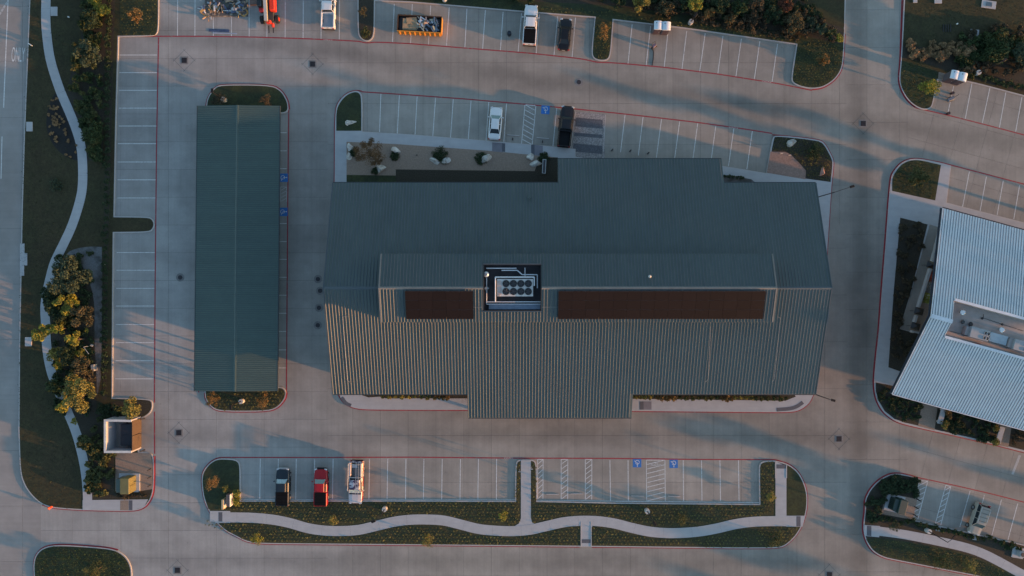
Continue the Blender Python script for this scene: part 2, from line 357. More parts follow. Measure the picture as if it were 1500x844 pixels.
# ---- north verge
patch(verge_n, 'shrub_bed', [(552, -72), (1000, -72), (1200, -72), (1214, 30), (1236, 44), (1234, 66), (1200, 58), (1170, 52), (1080, 36), (1000, 22), (890, 8), (760, 2), (640, -12), (552, -16)], mulch, HT + .006)
patch(verge_n, 'lawn_patch', [(1165, -72), (1236, -72), (1236, 40), (1212, 36), (1190, 20), (1172, 0)], lawn, HT + .010)
patch(verge_n, 'grass_nose', [(872, 28), (897, 31), (893, 82), (884, 88), (872, 86), (868, 78)], lawng, HT + .008)
patch(verge_n, 'grass_nose', [(526, -30), (547.5, -30), (547.5, 51), (541, 59), (533, 59), (526, 48)], mulch, HT + .008)
# ---- north-east verge
patch(verge_e, 'grass_bed', [(1322, 66), (1390, 74), (1430, 62), (1500, 60), (1638, 70), (1638, 176), (1499, 137), (1420, 116), (1385, 104), (1340, 88), (1321, 86)], mulch, HT + .006)
patch(verge_e, 'grass_nose', [(1321, 90), (1345, 92), (1372, 104), (1368, 128), (1364, 150), (1356, 159), (1342, 155), (1328, 142), (1318.5, 126), (1318, 112)], lawng, HT + .010)
patch(verge_e, 'concrete_pad', [(1374, 106), (1407, 114), (1405, 117), (1373, 117)], granite, HT + .015, sft=False)
# ---- plaza surfaces
patch(plaza, 'island_lawn', [(493, 161), (500, 148), (509, 139), (520, 135), (526, 136.5), (529.5, 142), (529.5, 192), (493, 192)], lawng, HT + .006)
patch(plaza, 'granite_garden', [(508, 208), (582, 211.5), (720, 221.5), (817, 231), (817, 268), (508, 268)], granite, HT + .006, sft=False)
patch(plaza, 'dark_bed', [(580, 248.5), (700, 250), (783, 251), (790, 232), (817, 231), (817, 275), (580, 275)], mulch, HT + .011, sft=False)
patch(plaza, 'lawn_strip', [(508, 256.5), (580, 257.5), (580, 275), (508, 275)], lawng, HT + .011, sft=False)
patch(plaza, 'island_bed', [(1124, 253), (1133, 203), (1136, 199.8), (1199.5, 206.5), (1207.5, 213.5), (1217.6, 233), (1219, 239.5), (1216, 267), (1180, 262)], mulch, HT + .006)
patch(plaza, 'red_granite_patch', [(1122.6, 253.5), (1128, 222.5), (1150, 223), (1158, 227), (1169, 238), (1180, 250.5), (1179, 263)], rdgran, HT + .011, sft=False)
patch(plaza, 'foundation_bed', [(530, 575), (688, 575), (688, 583.5), (566, 583.5), (556, 581), (540, 582), (528, 578)], mulch, HT + .006, sft=False)
patch(plaza, 'foundation_bed', [(924, 570), (1160, 570), (1165, 581), (1150, 587), (1118, 586.5), (924, 584)], mulch, HT + .006, sft=False)
patch(plaza, 'entrance_bed', [(1056, 256), (1075, 258), (1100, 263), (1110, 270), (1056, 270)], gravel, HT + .006, sft=False)
for q in ([(721, 209), (737, 210), (737, 223.5), (721, 222)],): patch(plaza, 'ramp_panel', q, M('violet grey ramp', (.17, .165, .185), .8), HT + .010, sft=False)
for q in ([(735.5, 210), (740, 210.5), (740, 223), (735.5, 222.5)], [(778, 212), (783, 212.6), (783, 227.5), (778, 227)],
          [(936.5, 588), (942.5, 588), (942.5, 600), (936.5, 600)]): patch(plaza, 'tactile_strip', q, tactile, HT + .014, sft=False)
for q in ([(783, 212.6), (795, 214), (795, 228.5), (783, 227.5)], [(942.5, 588), (954, 588), (954, 600), (942.5, 600)]): patch(plaza, 'ramp_panel', q, M('violet grey ramp', (.17, .165, .185), .8), HT + .014, sft=False)
def arcstrip(root, pts, w, m, z, nm='tactile_strip'):
    mb = MB(); ribbon(mb, catmull(GL(pts), 5), w, z); mb.build(nm, m, root)
arcstrip(plaza, [(501, 582), (507, 590), (514.5, 594)], .5, tactile, HT + .012)
arcstrip(plaza, [(1137, 600), (1156, 598.5), (1167, 595), (1175.5, 589)], .55, tactile, HT + .012)
# ---- south island paths
s_path = [(308, 756.3), (318, 756.5), (337.7, 757.4), (370, 758), (400.5, 760.8), (425.6, 765.8), (450.8, 773), (476, 776.7), (501, 777.3), (526, 775.6), (551, 770), (576.4, 764), (600, 761), (625, 760.5), (650, 762), (675.4, 768), (700.5, 774.2), (725.6, 776.8),
          (751, 777.5), (776, 775.5), (801, 770), (826, 764.5), (851, 762.4), (876, 763), (900, 766.4), (925, 772.7), (950, 778), (975.4, 780.3), (1000.5, 780), (1025.6, 777.8), (1050.8, 773.3), (1076, 767.4), (1101, 764), (1126, 763), (1151, 763), (1175, 763)]
fs = thing('footpath', None, None, kind='structure')
for q in ([(763, 674), (777.6, 674), (777.6, 758), (779.5, 765), (786, 768.5), (786, 772), (754, 774), (754, 770), (760, 766.5), (763, 759)],
          [(851, 763), (865.8, 764), (865.8, 800), (851, 799.6)], [(848, 766), (868.5, 768), (866, 774), (866, 776), (851, 776), (851, 773)],
          [(1135.3, 676), (1151.4, 682), (1151.4, 757), (1151.4, 770), (1130, 770), (1130, 758), (1135.3, 755)],
          [(1151, 755), (1179, 755), (1175, 771), (1151, 771)], [(308, 748), (338, 748), (338, 765.5), (316, 765.5)]):
    k_ = globals().get('k_', 0) + 1; patch(fs, 'path_slab', q, walk, HT + .016 + k_ * .0022, sft=False)
footpath(fs, s_path, 1.5, HT + .034)
for q in ([(851, 764), (851, 800)], [(865.8, 764), (865.8, 800.5)], [(1135.3, 676), (1135.3, 700)], [(1151.4, 681), (1151.4, 700)]):
    mb = MB(); ribbon(mb, GL(q), .13, .10, z1=HT + .06); mb.build('path_edge', kerbc, fs)
for q in ([(320.8, 749.8), (326.5, 749.8), (326.5, 763.4), (320.8, 763.4)], [(1165.8, 755.8), (1172, 755.8), (1172, 770.5), (1165.8, 770.5)], [(1136.7, 680), (1150.6, 680), (1150.6, 686), (1136.7, 686)],
          [(852, 789.5), (865, 789.5), (865, 795), (852, 795)]): patch(fs, 'tactile_strip', q, tactile, HT + .039, sft=False)
patch(isl_s, 'corner_lawn', [(298, 708), (299, 697), (303, 688), (309, 680.5), (317, 675), (325, 673), (343, 674.3), (349, 677), (351, 684), (350.5, 733), (349, 745), (306, 745.5), (300.5, 729)], lawng, HT + .006)
patch(isl_s, 'corner_lawn', [(1153, 682), (1168, 694), (1177, 711), (1180.6, 728), (1179.4, 747), (1178, 754), (1153, 754)], lawng, HT + .006)
# ---- east plaza surfaces
patch(pad_e, 'island_lawn', [(1306, 280), (1306, 263), (1309, 255), (1319, 241.5), (1331, 235.5), (1345.5, 234.5), (1377.5, 242), (1369, 294)], lawng, HT + .006)
patch(pad_e, 'planter_bed', [(1318, 319), (1358, 329), (1334.4, 424), (1317, 482), (1345, 489), (1330, 520), (1318, 544), (1300.5, 538), (1308.5, 424)], mulch, HT + .006, sft=False)
patch(pad_e, 'terrace', [(1368, 345), (1376, 335), (1380, 400), (1372, 470), (1350, 487), (1317, 481), (1336, 424), (1350, 388)], granite, HT + .006, sft=False)
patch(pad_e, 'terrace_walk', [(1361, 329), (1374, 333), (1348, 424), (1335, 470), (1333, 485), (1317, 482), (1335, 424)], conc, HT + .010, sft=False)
patch(pad_e, 'foundation_bed', [(1282, 560), (1307, 565), (1310, 577), (1420, 605), (1640, 660), (1640, 696), (1500, 659.5), (1455, 648.5), (1393, 634.5), (1325, 619), (1309.5, 613.5), (1295, 602), (1286.5, 587.5), (1282.3, 573)], mulch, HT + .006, sft=False)
for q in ([(1350, 588), (1373, 592), (1368, 630), (1344, 624)], [(1462, 610), (1482, 615), (1476, 655), (1457, 651)]): patch(pad_e, 'granite_walk', q, granite, HT + .010, sft=False)
# ---- south-east island
patch(isl_se, 'grass_bed', [(1268, 789), (1290, 787), (1376, 801), (1413, 810), (1450, 824), (1490, 843), (1540, 868), (1426, 840), (1314, 818.5), (1294, 814), (1280, 806), (1271, 795)], lawng, HT + .006)
patch(isl_se, 'transformer_pad', [(1297, 721), (1343, 731), (1336, 761), (1290, 752.5)], granite, HT + .011, sft=False)
se_path = [(1265, 775), (1288, 777.7), (1325.6, 782.8), (1376, 792.8), (1413.6, 801.6), (1438.7, 810.4), (1464, 823), (1489, 836.8), (1514, 850), (1560, 880)]
fse = thing('footpath', None, None, kind='structure'); footpath(fse, se_path, 1.35, HT + .034)
patch(fse, 'path_slab', [(1265, 768.5), (1288, 770), (1287, 786.5), (1265.5, 784.5)], walk, HT + .026, sft=False)
patch(fse, 'tactile_strip', [(1269, 769.5), (1275.6, 770.2), (1275.4, 785), (1268.8, 784)], tactile, HT + .040, sft=False)
for q in ([(1371, 769), (1377.5, 770.5), (1376, 778), (1369.5, 777)], [(1425, 782.5), (1433.5, 784.5), (1431.5, 791.5), (1423.5, 790)]): patch(isl_se, 'stepping_pad', q, walk, HT + .03, sft=False, z0=.1)

# ================================================================== CONCRETE SLABS
def clip(poly, conv):
    """keep of poly what lies inside the convex polygon conv (counter-clockwise)"""
    out = poly; n = len(conv)
    for i in range(n):
        a, b = conv[i], conv[(i + 1) % n]; src = out; out = []
        if not src: return []
        def side(p): return (b[0] - a[0]) * (p[1] - a[1]) - (b[1] - a[1]) * (p[0] - a[0])
        for j in range(len(src)):
            p, q = src[j - 1], src[j]; sp, sq = side(p), side(q)
            if sp * sq < 0:
                t = sp / (sp - sq); out.append((p[0] + (q[0] - p[0]) * t, p[1] + (q[1] - p[1]) * t))
            if sq >= 0: out.append(q)
    return out
ROOFS = [GL([(500, 290), (1180, 290), (1180, 560), (500, 560)])]
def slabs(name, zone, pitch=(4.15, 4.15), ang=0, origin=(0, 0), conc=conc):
    Z = GL(zone)
    if area(Z) < 0: Z = Z[::-1]
    Z = [tuple(p) for p in Z]
    root = thing(name, None, None, kind='structure')
    ca, sa = math.cos(ang), math.sin(ang); full = None; cnt = 0
    def loc(p): return (p[0] * ca + p[1] * sa, -p[0] * sa + p[1] * ca)
    def wor(p): return (p[0] * ca - p[1] * sa, p[0] * sa + p[1] * ca)
    L = [loc(p) for p in Z]; g = .012
    i0 = math.floor((min(p[0] for p in L) - origin[0]) / pitch[0]); i1 = math.ceil((max(p[0] for p in L) - origin[0]) / pitch[0])
    j0 = math.floor((min(p[1] for p in L) - origin[1]) / pitch[1]); j1 = math.ceil((max(p[1] for p in L) - origin[1]) / pitch[1])
    for i in range(i0, i1):
        for j in range(j0, j1):
            x0, y0 = origin[0] + i * pitch[0], origin[1] + j * pitch[1]; x1, y1 = x0 + pitch[0], y0 + pitch[1]
            cell = [wor(p) for p in ((x0 + g, y0 + g), (x1 - g, y0 + g), (x1 - g, y1 - g), (x0 + g, y1 - g))]
            c = clip(cell, Z)
            if len(c) < 3 or abs(area(c)) < .05: continue
            hid = False
            ctr = (sum(p[0] for p in c) / len(c), sum(p[1] for p in c) / len(c))
            for RP in list(RAISED.values()) + ROOFS:
                if inside(ctr, RP) and all(inside(p, RP) for p in c): hid = True; break
            if hid: continue
            whole = len(c) == 4 and abs(area(c) - (pitch[0] - 2 * g) * (pitch[1] - 2 * g)) < 1e-3
            if whole and full is None:
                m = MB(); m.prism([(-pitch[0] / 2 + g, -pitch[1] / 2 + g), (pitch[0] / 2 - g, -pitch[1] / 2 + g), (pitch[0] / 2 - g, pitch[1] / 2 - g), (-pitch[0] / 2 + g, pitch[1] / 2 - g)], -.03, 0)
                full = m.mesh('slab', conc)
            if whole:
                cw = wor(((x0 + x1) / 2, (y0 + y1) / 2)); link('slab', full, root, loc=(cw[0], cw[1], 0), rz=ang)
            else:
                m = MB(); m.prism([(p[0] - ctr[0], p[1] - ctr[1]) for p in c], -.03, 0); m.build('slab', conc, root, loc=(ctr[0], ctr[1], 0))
            cnt += 1
    print('SLABS', name, cnt); return root
A15 = R(-15.3)
road = slabs('public_road', [(-60, -64), (60, -64), (60, 770), (60, 914), (-60, 914)], (4.6, 8.3), 0, (G(33, 0).x, .6), conc=conc2)
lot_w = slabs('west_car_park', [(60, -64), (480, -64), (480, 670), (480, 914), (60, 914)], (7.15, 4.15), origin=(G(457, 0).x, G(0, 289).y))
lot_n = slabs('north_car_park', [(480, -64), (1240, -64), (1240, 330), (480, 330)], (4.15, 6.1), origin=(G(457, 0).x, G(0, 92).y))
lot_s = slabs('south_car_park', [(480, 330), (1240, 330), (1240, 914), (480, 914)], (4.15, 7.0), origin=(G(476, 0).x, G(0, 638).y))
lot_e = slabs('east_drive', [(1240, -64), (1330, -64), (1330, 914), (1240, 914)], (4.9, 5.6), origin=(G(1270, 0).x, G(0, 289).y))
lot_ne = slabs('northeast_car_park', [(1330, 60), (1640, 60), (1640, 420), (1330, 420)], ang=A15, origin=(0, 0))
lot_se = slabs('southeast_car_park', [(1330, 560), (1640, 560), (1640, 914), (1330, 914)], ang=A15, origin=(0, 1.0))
ROADLOT = lot_s

# ================================================================== PAINT
def line(root, a, b, w=.10, m=whitep, z=.005, name='stall_line'):
    mb = MB(); A, B = G(*a), G(*b); ribbon(mb, [A.to_2d(), B.to_2d()], w, z); return mb.build(name, m, root)
def red(root, pts, off=0, z=.006, w=.17):
    mb = MB(); P = GL(pts); P = soft(P, closed=False); ribbon(mb, offset_path(P, off), w, z); return mb.build('red_fire_lane_line', redp, root)
def redkerb(root, px, out=.09):
    """painted kerb: the face and a strip at its foot"""
    P = soft(GL(px), closed=False); mb = MB()
    ribbon(mb, offset_path(P, out), .15, .007)
    F = offset_path(P, math.copysign(.012, out))
    for a, b in zip(F, F[1:]): mb.add([(a.x, a.y, .003), (b.x, b.y, .003), (b.x, b.y, .147), (a.x, a.y, .147)], [(0, 1, 2, 3)])
    mb.build('red_kerb_paint', redp, root)
for y in (80.7, 106.5, 132.4, 158.5, 184.7, 210.6, 237.4, 263.5, 290, 370, 396, 422.5, 448.4, 475.5, 502, 528.5, 555):
    xr = 232 - (y - 57) / (582 - 57) * 6
    line(lot_w, (xr - 56.5 - (1 if y > 200 else 0), y), (xr - 1.6, y))
red(lot_w, [(232.3, 55), (229.3, 212), (227.2, 424), (226.2, 590)]); red(lot_w, [(226.3, 603), (226.5, 665)])
redkerb(lot_w, [(226.3, 668), (226.2, 718), (221, 733), (212, 744), (195, 749), (120, 747), (80, 744.5), (62, 739)], .09)
for (x0, x1) in ((260.5, 260), (286, 285.5), (312.5, 312.5), (339, 339), (365, 365), (391, 391), (418, 417.7), (444.5, 444), (471, 470.3), (498, 497)): line(lot_w if x0 < 480 else lot_n, (x0, -50), (x1, 52.5 + max(0, x1 - 300) * .027))
red(lot_w, [(175, 53.2), (300, 53.3), (375, 54.5), (451, 57), (480, 58.2)])
red(lot_n, [(480, 58.2), (526, 60.5), (533, 62.6), (541, 63), (549, 61.6), (600, 64), (700, 72), (776, 78), (851, 86), (868, 89.8), (876, 91.5), (900, 92), (975, 99), (1051, 108.5), (1136, 122), (1160, 126.5), (1189, 132.5)])
redkerb(lot_n, [(1189, 131), (1205, 129), (1221, 119), (1231, 106), (1235, 92), (1237, 50)], -.09)
for a, b in (((577.6, 6), (575, 61.5)), ((604, 6), (601.5, 63.5)), ((631, 8), (627.6, 65.2)), ((658, 11), (654, 67.3)), ((684, 13), (681, 69.4)), ((711, 15), (707, 71.5)), ((737, 17.5), (733, 73.6)), ((764, 19.6), (759, 75.6)),
             ((790, 21.5), (785.5, 78)), ((817, 24), (811.5, 81)), ((843, 26), (838, 84)), ((926, 36), (920, 93)), ((953, 38.5), (946.5, 95.5)), ((979, 42), (973, 98)), ((1006, 45.5), (999, 101.5)), ((1033, 49), (1025, 104.6)),
             ((1059, 53), (1051.5, 108)), ((1086, 57), (1078, 112)), ((1113, 60.5), (1105, 116)), ((1139, 64.5), (1131, 120)),
             ((558, 137.5), (556, 193.5)), ((585, 139.6), (582, 195.5)), ((611, 141.5), (608, 197.5)), ((638, 143.5), (634, 199.5)), ((664, 145.5), (660, 201.5)), ((690, 147.5), (686, 203.7)), ((716, 149.6), (712, 205.8)), ((742, 151.8), (738, 208)),
             ((815.6, 158.4), (810, 214)), ((915.6, 168.4), (909, 223)), ((942, 171.4), (935, 228)), ((969, 174.5), (961.5, 231)), ((995.6, 178), (988, 234)), ((1022, 181), (1014.5, 237)), ((1048.5, 184.6), (1041, 240)), ((1075, 188.4), (1067, 243.6)), ((1102, 192.3), (1094, 248))):
    line(lot_n, a, b)
red(lot_n, [(530, 134.6), (600, 139.2), (680, 145), (760, 152), (830, 158.5), (900, 165.5), (960, 172.2), (1018, 179), (1080, 187.5), (1131, 195.5)])
redkerb(lot_n, [(490.5, 268), (491, 161), (498, 146.5), (508.5, 137), (521, 133), (530, 134.5)], .09)
redkerb(lot_n, [(1131, 198.2), (1200, 204.5), (1209, 212), (1219.5, 232), (1221, 239.5), (1217.5, 272), (1210.5, 378), (1206.5, 425)], .09)
redkerb(lot_s, [(1204, 470), (1197, 560), (1190, 581), (1184, 592), (1171, 601), (1156, 604), (925, 602)], .09)
redkerb(lot_s, [(686, 600.5), (534, 600), (516, 597), (503.5, 590), (496, 578)], .09)
redkerb(lot_w, [(301, 164), (302.5, 153), (305, 142), (315, 128), (326, 124), (398, 124.5), (413, 133), (422, 148), (423.4, 160)], .09)
red(lot_w, [(423, 160), (421.5, 300), (420.4, 450), (419.6, 575)])
red(lot_w, [(294, 160), (292.5, 300), (291, 575)])
redkerb(lot_w, [(300.5, 575), (301, 585), (310, 597), (322.6, 603), (393, 603), (408, 597), (418, 585), (420, 575)], -.09)
for y in (194.5, 221, 247.3, 327.6, 354, 380, 406.3, 432.6, 459, 485.6, 512.6, 539): line(lot_w, (365, y), (419.8, y))
for y in (194.5, 221, 247.3, 274, 300, 327.6, 354, 380, 406.3, 432.6, 459, 485.6, 512.6, 539): line(lot_w, (294, y), (350, y))
def hatch(root, quad, n, w=.09, m=whitep, flip=False, name='access_hatching'):
    """quad = TL, TR, BR, BL in plan pixels"""
    TL, TR, BR, BL = [G(*p).to_2d() for p in quad]; mb = MB(); z = .005
    for a, b in ((TL, BL), (TR, BR), (TL, TR)): ribbon(mb, [a, b], w, z)
    for i in range(-1, n):
        t0 = (i + 1) / n; t1 = i / n
        if flip: t0, t1 = t1, t0
        a = TL.lerp(BL, t0); b = TR.lerp(BR, t1)
        if t1 < 0: b = TR.lerp(TL, -t1 * n * .5)if False else TR
        if t0 < 0: a = TL
        d = (b - a).normalized() * .1; ribbon(mb, [a + d, b - d], w, z + .003)
    return mb.build(name, m, root)
hatch(lot_n, [(769, 153.4), (785, 155), (779.5, 212), (764, 211)], 8, flip=True)
hatch(lot_s, [(787.6, 673), (795.6, 673), (795.3, 731), (787.6, 731)], 8)
hatch(lot_s, [(822, 673), (831.8, 673), (831.6, 731.5), (822, 731.5)], 8)
hatch(lot_s, [(857.4, 673), (867, 673), (866.8, 732), (857.4, 732)], 8)
hatch(lot_s, [(946.8, 674), (974, 674), (974.6, 734), (947.3, 734)], 9)
hatch(lot_w, [(411, 274), (420, 274), (420, 295.5), (411, 295.5)], 4, m=wornp)
hatch(lot_se, [(1346.5, 704), (1359, 705), (1344.5, 760.6), (1336.5, 758)], 7)
hatch(lot_se, [(1385.4, 711), (1392.7, 713), (1378, 769.5), (1370, 767)], 7)
for x0, x1 in ((381.4, 380.4), (407.7, 406.8), (434, 433.2), (461, 460.2), (488, 487), (514.5, 513.6), (541.3, 540.4), (568, 567), (594.7, 594), (621, 620.2), (647.8, 647), (674.5, 673.8), (700.8, 700), (727.5, 727)): line(lot_s, (x0, 672.3), (x1, 732))
line(lot_s, (353, 732), (754.5, 732.4)); line(lot_s, (787, 733), (1112, 736.5))
for x0, x1 in ((893.4, 894.3), (920, 920.3), (1000.8, 1001.3), (1027.6, 1028.3), (1054.6, 1055.4), (1081.8, 1082.6)): line(lot_s, (x0, 674.3), (x1, 734))
red(lot_s, [(324, 670.2), (480, 670.2), (600, 669.8), (755, 671.2), (900, 671.6), (1026, 673.2), (1136, 673.4)])
redkerb(lot_s, [(324, 671), (315.6, 672.8), (307, 678.5), (300, 687), (296.4, 695.5), (295.7, 708), (298.5, 729.6), (305.6, 746.6), (315.6, 763.7), (331, 778), (345, 785), (360, 793), (378, 796.5), (600, 798.3), (849, 800.6)], -.09)
redkerb(lot_s, [(867, 801), (900, 801), (1076, 803), (1139, 803), (1151, 799), (1166, 785), (1176, 767.7), (1181.4, 747.6), (1182.7, 727.5), (1179, 710), (1170, 692), (1156, 680), (1136, 674.3)], -.09)
redkerb(lot_w, [(51, 850), (49.5, 830), (51.5, 815.5), (60, 804), (75, 798.5), (100.5, 798), (156, 802), (173, 806)], .09)
for a, b in (((1397, 126), (1388, 168)), ((1424, 121), (1414, 174)), ((1450, 129), (1439, 180)), ((1473.5, 135), (1464, 187)), ((1497, 142), (1487.7, 193))): line(lot_ne, a, b)
redkerb(lot_ne, [(1322, 0), (1319, 88), (1316, 116), (1319, 130), (1326, 143), (1333, 151), (1341, 157)], -.09)
red(lot_ne, [(1341, 158), (1387, 168.5), (1450, 184.5), (1499, 197.5), (1600, 223)])
for a, b in (((1420, 251.5), (1410, 303)), ((1445, 258.5), (1435.7, 309)), ((1469.6, 265), (1460.6, 315)), ((1493.5, 271.5), (1485, 321))): line(lot_ne, a, b)
red(lot_ne, [(1376, 237.5), (1430, 251.5), (1499, 269.5), (1600, 296)])
redkerb(lot_ne, [(1291, 424), (1296.7, 352.7), (1301, 295), (1304, 262), (1307, 253), (1318, 239.6), (1330.7, 233.5), (1345.7, 232.5), (1376, 238.4)], .09)
redkerb(lot_se, [(1291, 424), (1286.7, 484), (1279.5, 550), (1280, 573), (1284, 588.5), (1293, 604), (1308.5, 616), (1324, 621.6), (1354.7, 628.6), (1393, 637), (1455, 651), (1500, 662.5), (1600, 689)], -.09)
for a, b in (((1421, 719.5), (1406, 772)), ((1442, 725), (1427.4, 781)), ((1467, 732), (1452.5, 785.5)), ((1490.7, 738), (1476.4, 791))): line(lot_se, a, b)
red(lot_se, [(1341, 698.8), (1400, 711.5), (1450, 723), (1499, 735.5), (1600, 762)])
redkerb(lot_se, [(1264, 767), (1266.6, 745), (1266, 732.5), (1273, 717.4), (1285.5, 703.6), (1300.5, 695), (1313, 693), (1330.7, 696), (1341, 699.3)], .09)
redkerb(lot_se, [(1264, 767), (1264, 780), (1269, 795), (1278, 808), (1293, 816.7), (1313, 821), (1426, 843), (1550, 872)], -.09)
line(road, (14.5, -64), (5.3, 158), .14); line(road, (3, 200), (1.5, 262), .12)
line(lot_se, (1494, 667), (1483, 695), .35, wornp, name='faded_paint_mark')
def text(root, s, px, py, h, rz=0, m=whitep, sx=1.0, z=.006, name='painted_word', parent_loc=None):
    c = bpy.data.curves.new(name, 'FONT'); c.body = s; c.size = 1; c.align_x = 'CENTER'; c.align_y = 'CENTER'
    t = bpy.data.objects.new(name, c); dg = bpy.context.evaluated_depsgraph_get(); COL.objects.link(t); dg.update()
    me = bpy.data.meshes.new_from_object(t.evaluated_get(dg)); bpy.data.objects.remove(t)
    me.transform(Matrix.Diagonal((h * sx, h, 1, 1))); me.materials.clear(); me.materials.append(m)
    p = G(px, py); o = link(name, me, root, loc=(p.x, p.y, z), rz=rz); return o
text(road, 'ONLY', 26.5, 81.5, 3.1, R(-3), sx=.24)
for k, (dx, dy) in enumerate(((0, 22), (3, 17), (6, 12), (9.5, 7))): line(road, (dx - 1, dy), (dx + 1.4, dy - 4), .28, wornp, name='arrow_dash')
for (x, y, a, rt) in ((480, 58.6, -1.5, lot_n), (1123, 120, -8, lot_n), (1074, 187, -7.5, lot_n), (745, 671.2, 0, lot_s), (1170, 0, 0, None), (568, 140, -4, None), (925, 801.9, 0, None), (1090, 603.6, 0, None)):
    if rt: text(rt, 'NO PARKING FIRE LANE', x, y, .17, R(a), m=whitep, sx=.75, z=.0085)
text(lot_s, 'NO', 961, 678, .42, 0, sx=1.0, z=.012); text(lot_s, 'PARKING', 961, 681.6, .42, 0, sx=.9, z=.012)
text(lot_n, 'NO', 777, 162, .42, R(-5), m=wornp, z=.012); text(lot_n, 'PARKING', 776, 159, .3, R(-5), m=wornp, z=.012)
def access_symbol(root, px, py, rz, sz=1.25):
    p = G(px, py); e = MB(); e.box((0, 0, .004), (sz, sz, .004)); o = e.build('access_symbol', bluep, root, loc=(p.x, p.y, .002), rz=rz)
    w = MB(); k = sz / 1.3; z = .010
    N = 16; r = .30 * k; c = Vector((.03 * k, .14 * k))
    arc = [c + Vector((r * math.cos(a), r * math.sin(a))) for a in [R(150 - i * 300 / N) for i in range(N + 1)]]
    ribbon(w, arc, .075 * k, z)
    ribbon(w, [Vector((.04 * k, -.30 * k)), Vector((.0, .10 * k)), Vector((-.22 * k, .13 * k))], .09 * k, z + .002)
    ribbon(w, [Vector((-.22 * k, .13 * k)), Vector((-.33 * k, .36 * k)), Vector((-.46 * k, .32 * k))], .08 * k, z + .004)
    w.flat([(.04 * k + .095 * k * math.cos(a), -.44 * k + .095 * k * math.sin(a)) for a in [i * PI / 5 for i in range(10)]], z)
    w.build('wheelchair_mark', whitep, o)
access_symbol(lot_n, 799, 161, R(-4)); access_symbol(lot_s, 933.3, 678.6, 0); access_symbol(lot_s, 986.8, 679.6, 0)
access_symbol(lot_w, 415.6, 260.5, R(90)); access_symbol(lot_w, 415.2, 310.5, R(90))
# paver court in front of the entrance
pv = thing('paver_court', None, None, kind='structure')
pav_l = M('pale pavers', (.30, .28, .27), .85, .1, 3, island=.38); pav_d = M('dark pavers', (.10, .105, .12), .85, .1, 3, island=.25)
court = [(843, 164), (886, 168), (886, 240), (836, 236)]
e = MB(); e.flat(GL(court), .002); e.build('paver_bedding', M('bedding sand', (.13, .12, .115), .9), pv)
L_, D_ = MB(), MB(); k = 0; bands = [(0, .115, 0), (.115, .285, 1), (.285, .42, 0), (.42, .49, 1), (.49, .64, 0), (.64, .80, 1), (.80, 1.0, 0)]
TL, TR, BR, BL = GL(court); nr = 72; nc = 44
for r in range(nr):
    t = (r + .5) / nr; dark = [b for b in bands if b[0] <= t < b[1]][0][2]
    for c in range(nc):
        off = .5 if r % 2 else 0; s_ = (c + off + .5) / (nc + .5)
        p = TL.lerp(BL, t).lerp(TR.lerp(BR, t), s_); q = D_ if (dark and .03 < s_ < .93) else L_
        hx, hy = .044, .044
        hx, hy = (TR - TL).length / (nc + .5) / 2 - .006, (BL - TL).length / nr / 2 - .006
        z = .010 + random.random() * .004
        q.prism([(p.x - hx, p.y - hy), (p.x + hx, p.y - hy), (p.x + hx, p.y + hy), (p.x - hx, p.y + hy)], .003, z)
L_.build('paver', pav_l, pv, kind='stuff'); D_.build('paver', pav_d, pv, kind='stuff')
line(pv, (843, 163.5), (836, 216), .1, kerbc, .016, name='court_edge'); line(pv, (887, 168), (884, 222), .1, kerbc, .016, name='court_edge')
# ================================================================== BUILDINGS
def strip3(mb, quad, th, mi=0):
    """slab under a planar quad given as four 3D points (counter-clockwise from above)"""
    v = [Vector(p) for p in quad]; n = len(v)
    lo = [p - Vector((0, 0, th)) for p in v]
    mb.add(v + lo, [tuple(range(n)), tuple(range(2 * n - 1, n - 1, -1))] + [((i + 1) % n, i, n + i, n + (i + 1) % n) for i in range(n)], mi)
def rib(mb, a, b, side, w=.14, top=.045, h=.072, mi=0):
    """trapezoid seam from a to b; side = unit vector across the seam"""
    a, b, s = Vector(a), Vector(b), Vector(side); u = Vector((0, 0, 1)); o = []
    for p in (a, b): o += [p - s * w / 2, p - s * top / 2 + u * h, p + s * top / 2 + u * h, p + s * w / 2]
    mb.add(o, [(0, 1, 5, 4), (1, 2, 6, 5), (2, 3, 7, 6), (0, 3, 2, 1), (4, 5, 6, 7)], mi)

# ---- main building --------------------------------------------------------
MX0, MX1, MYN, MYS = -25.3, 42.9, 14.85, -15.0
RZ = 10.4; SL = (RZ - 5.6) / 14.92
def mz(y): return RZ - SL * abs(y)
JN = (6.54, 29.95, 18.45); JS = (-6.24, 17.08, -18.55)
main = thing('main_building', 'long building with slate teal standing seam roof and raised clerestory, in the middle', 'building')
mb = MB()
strip3(mb, [(MX0, 0, RZ), (MX1, 0, RZ), (MX1, MYN, mz(MYN)), (JN[1], MYN, mz(MYN)), (JN[1], JN[2], mz(JN[2])), (JN[0], JN[2], mz(JN[2])), (JN[0], MYN, mz(MYN)), (MX0, MYN, mz(MYN))], .22)
mb.build('north_roof', roofm, main)
mb = MB()
strip3(mb, [(MX1, -.002, RZ), (MX0, -.002, RZ), (MX0, MYS, mz(MYS)), (JS[0], MYS, mz(MYS)), (JS[0], JS[2], mz(JS[2])), (JS[1], JS[2], mz(JS[2])), (JS[1], MYS, mz(MYS)), (MX1, MYS, mz(MYS))], .22)
mb.build('south_roof', roofm, main)
QX0, QX1, QYN, QYS = -17.45, 34.75, 4.57, -4.57; QRZ = 12.3
def qz(y): return QRZ - SL * abs(y)
WX0, WX1, WYN, WYS = -3.72, 3.82, 3.05, -2.98
ribs_n, ribs_s = MB(), MB(); pitch = .432; x = MX0 + .06
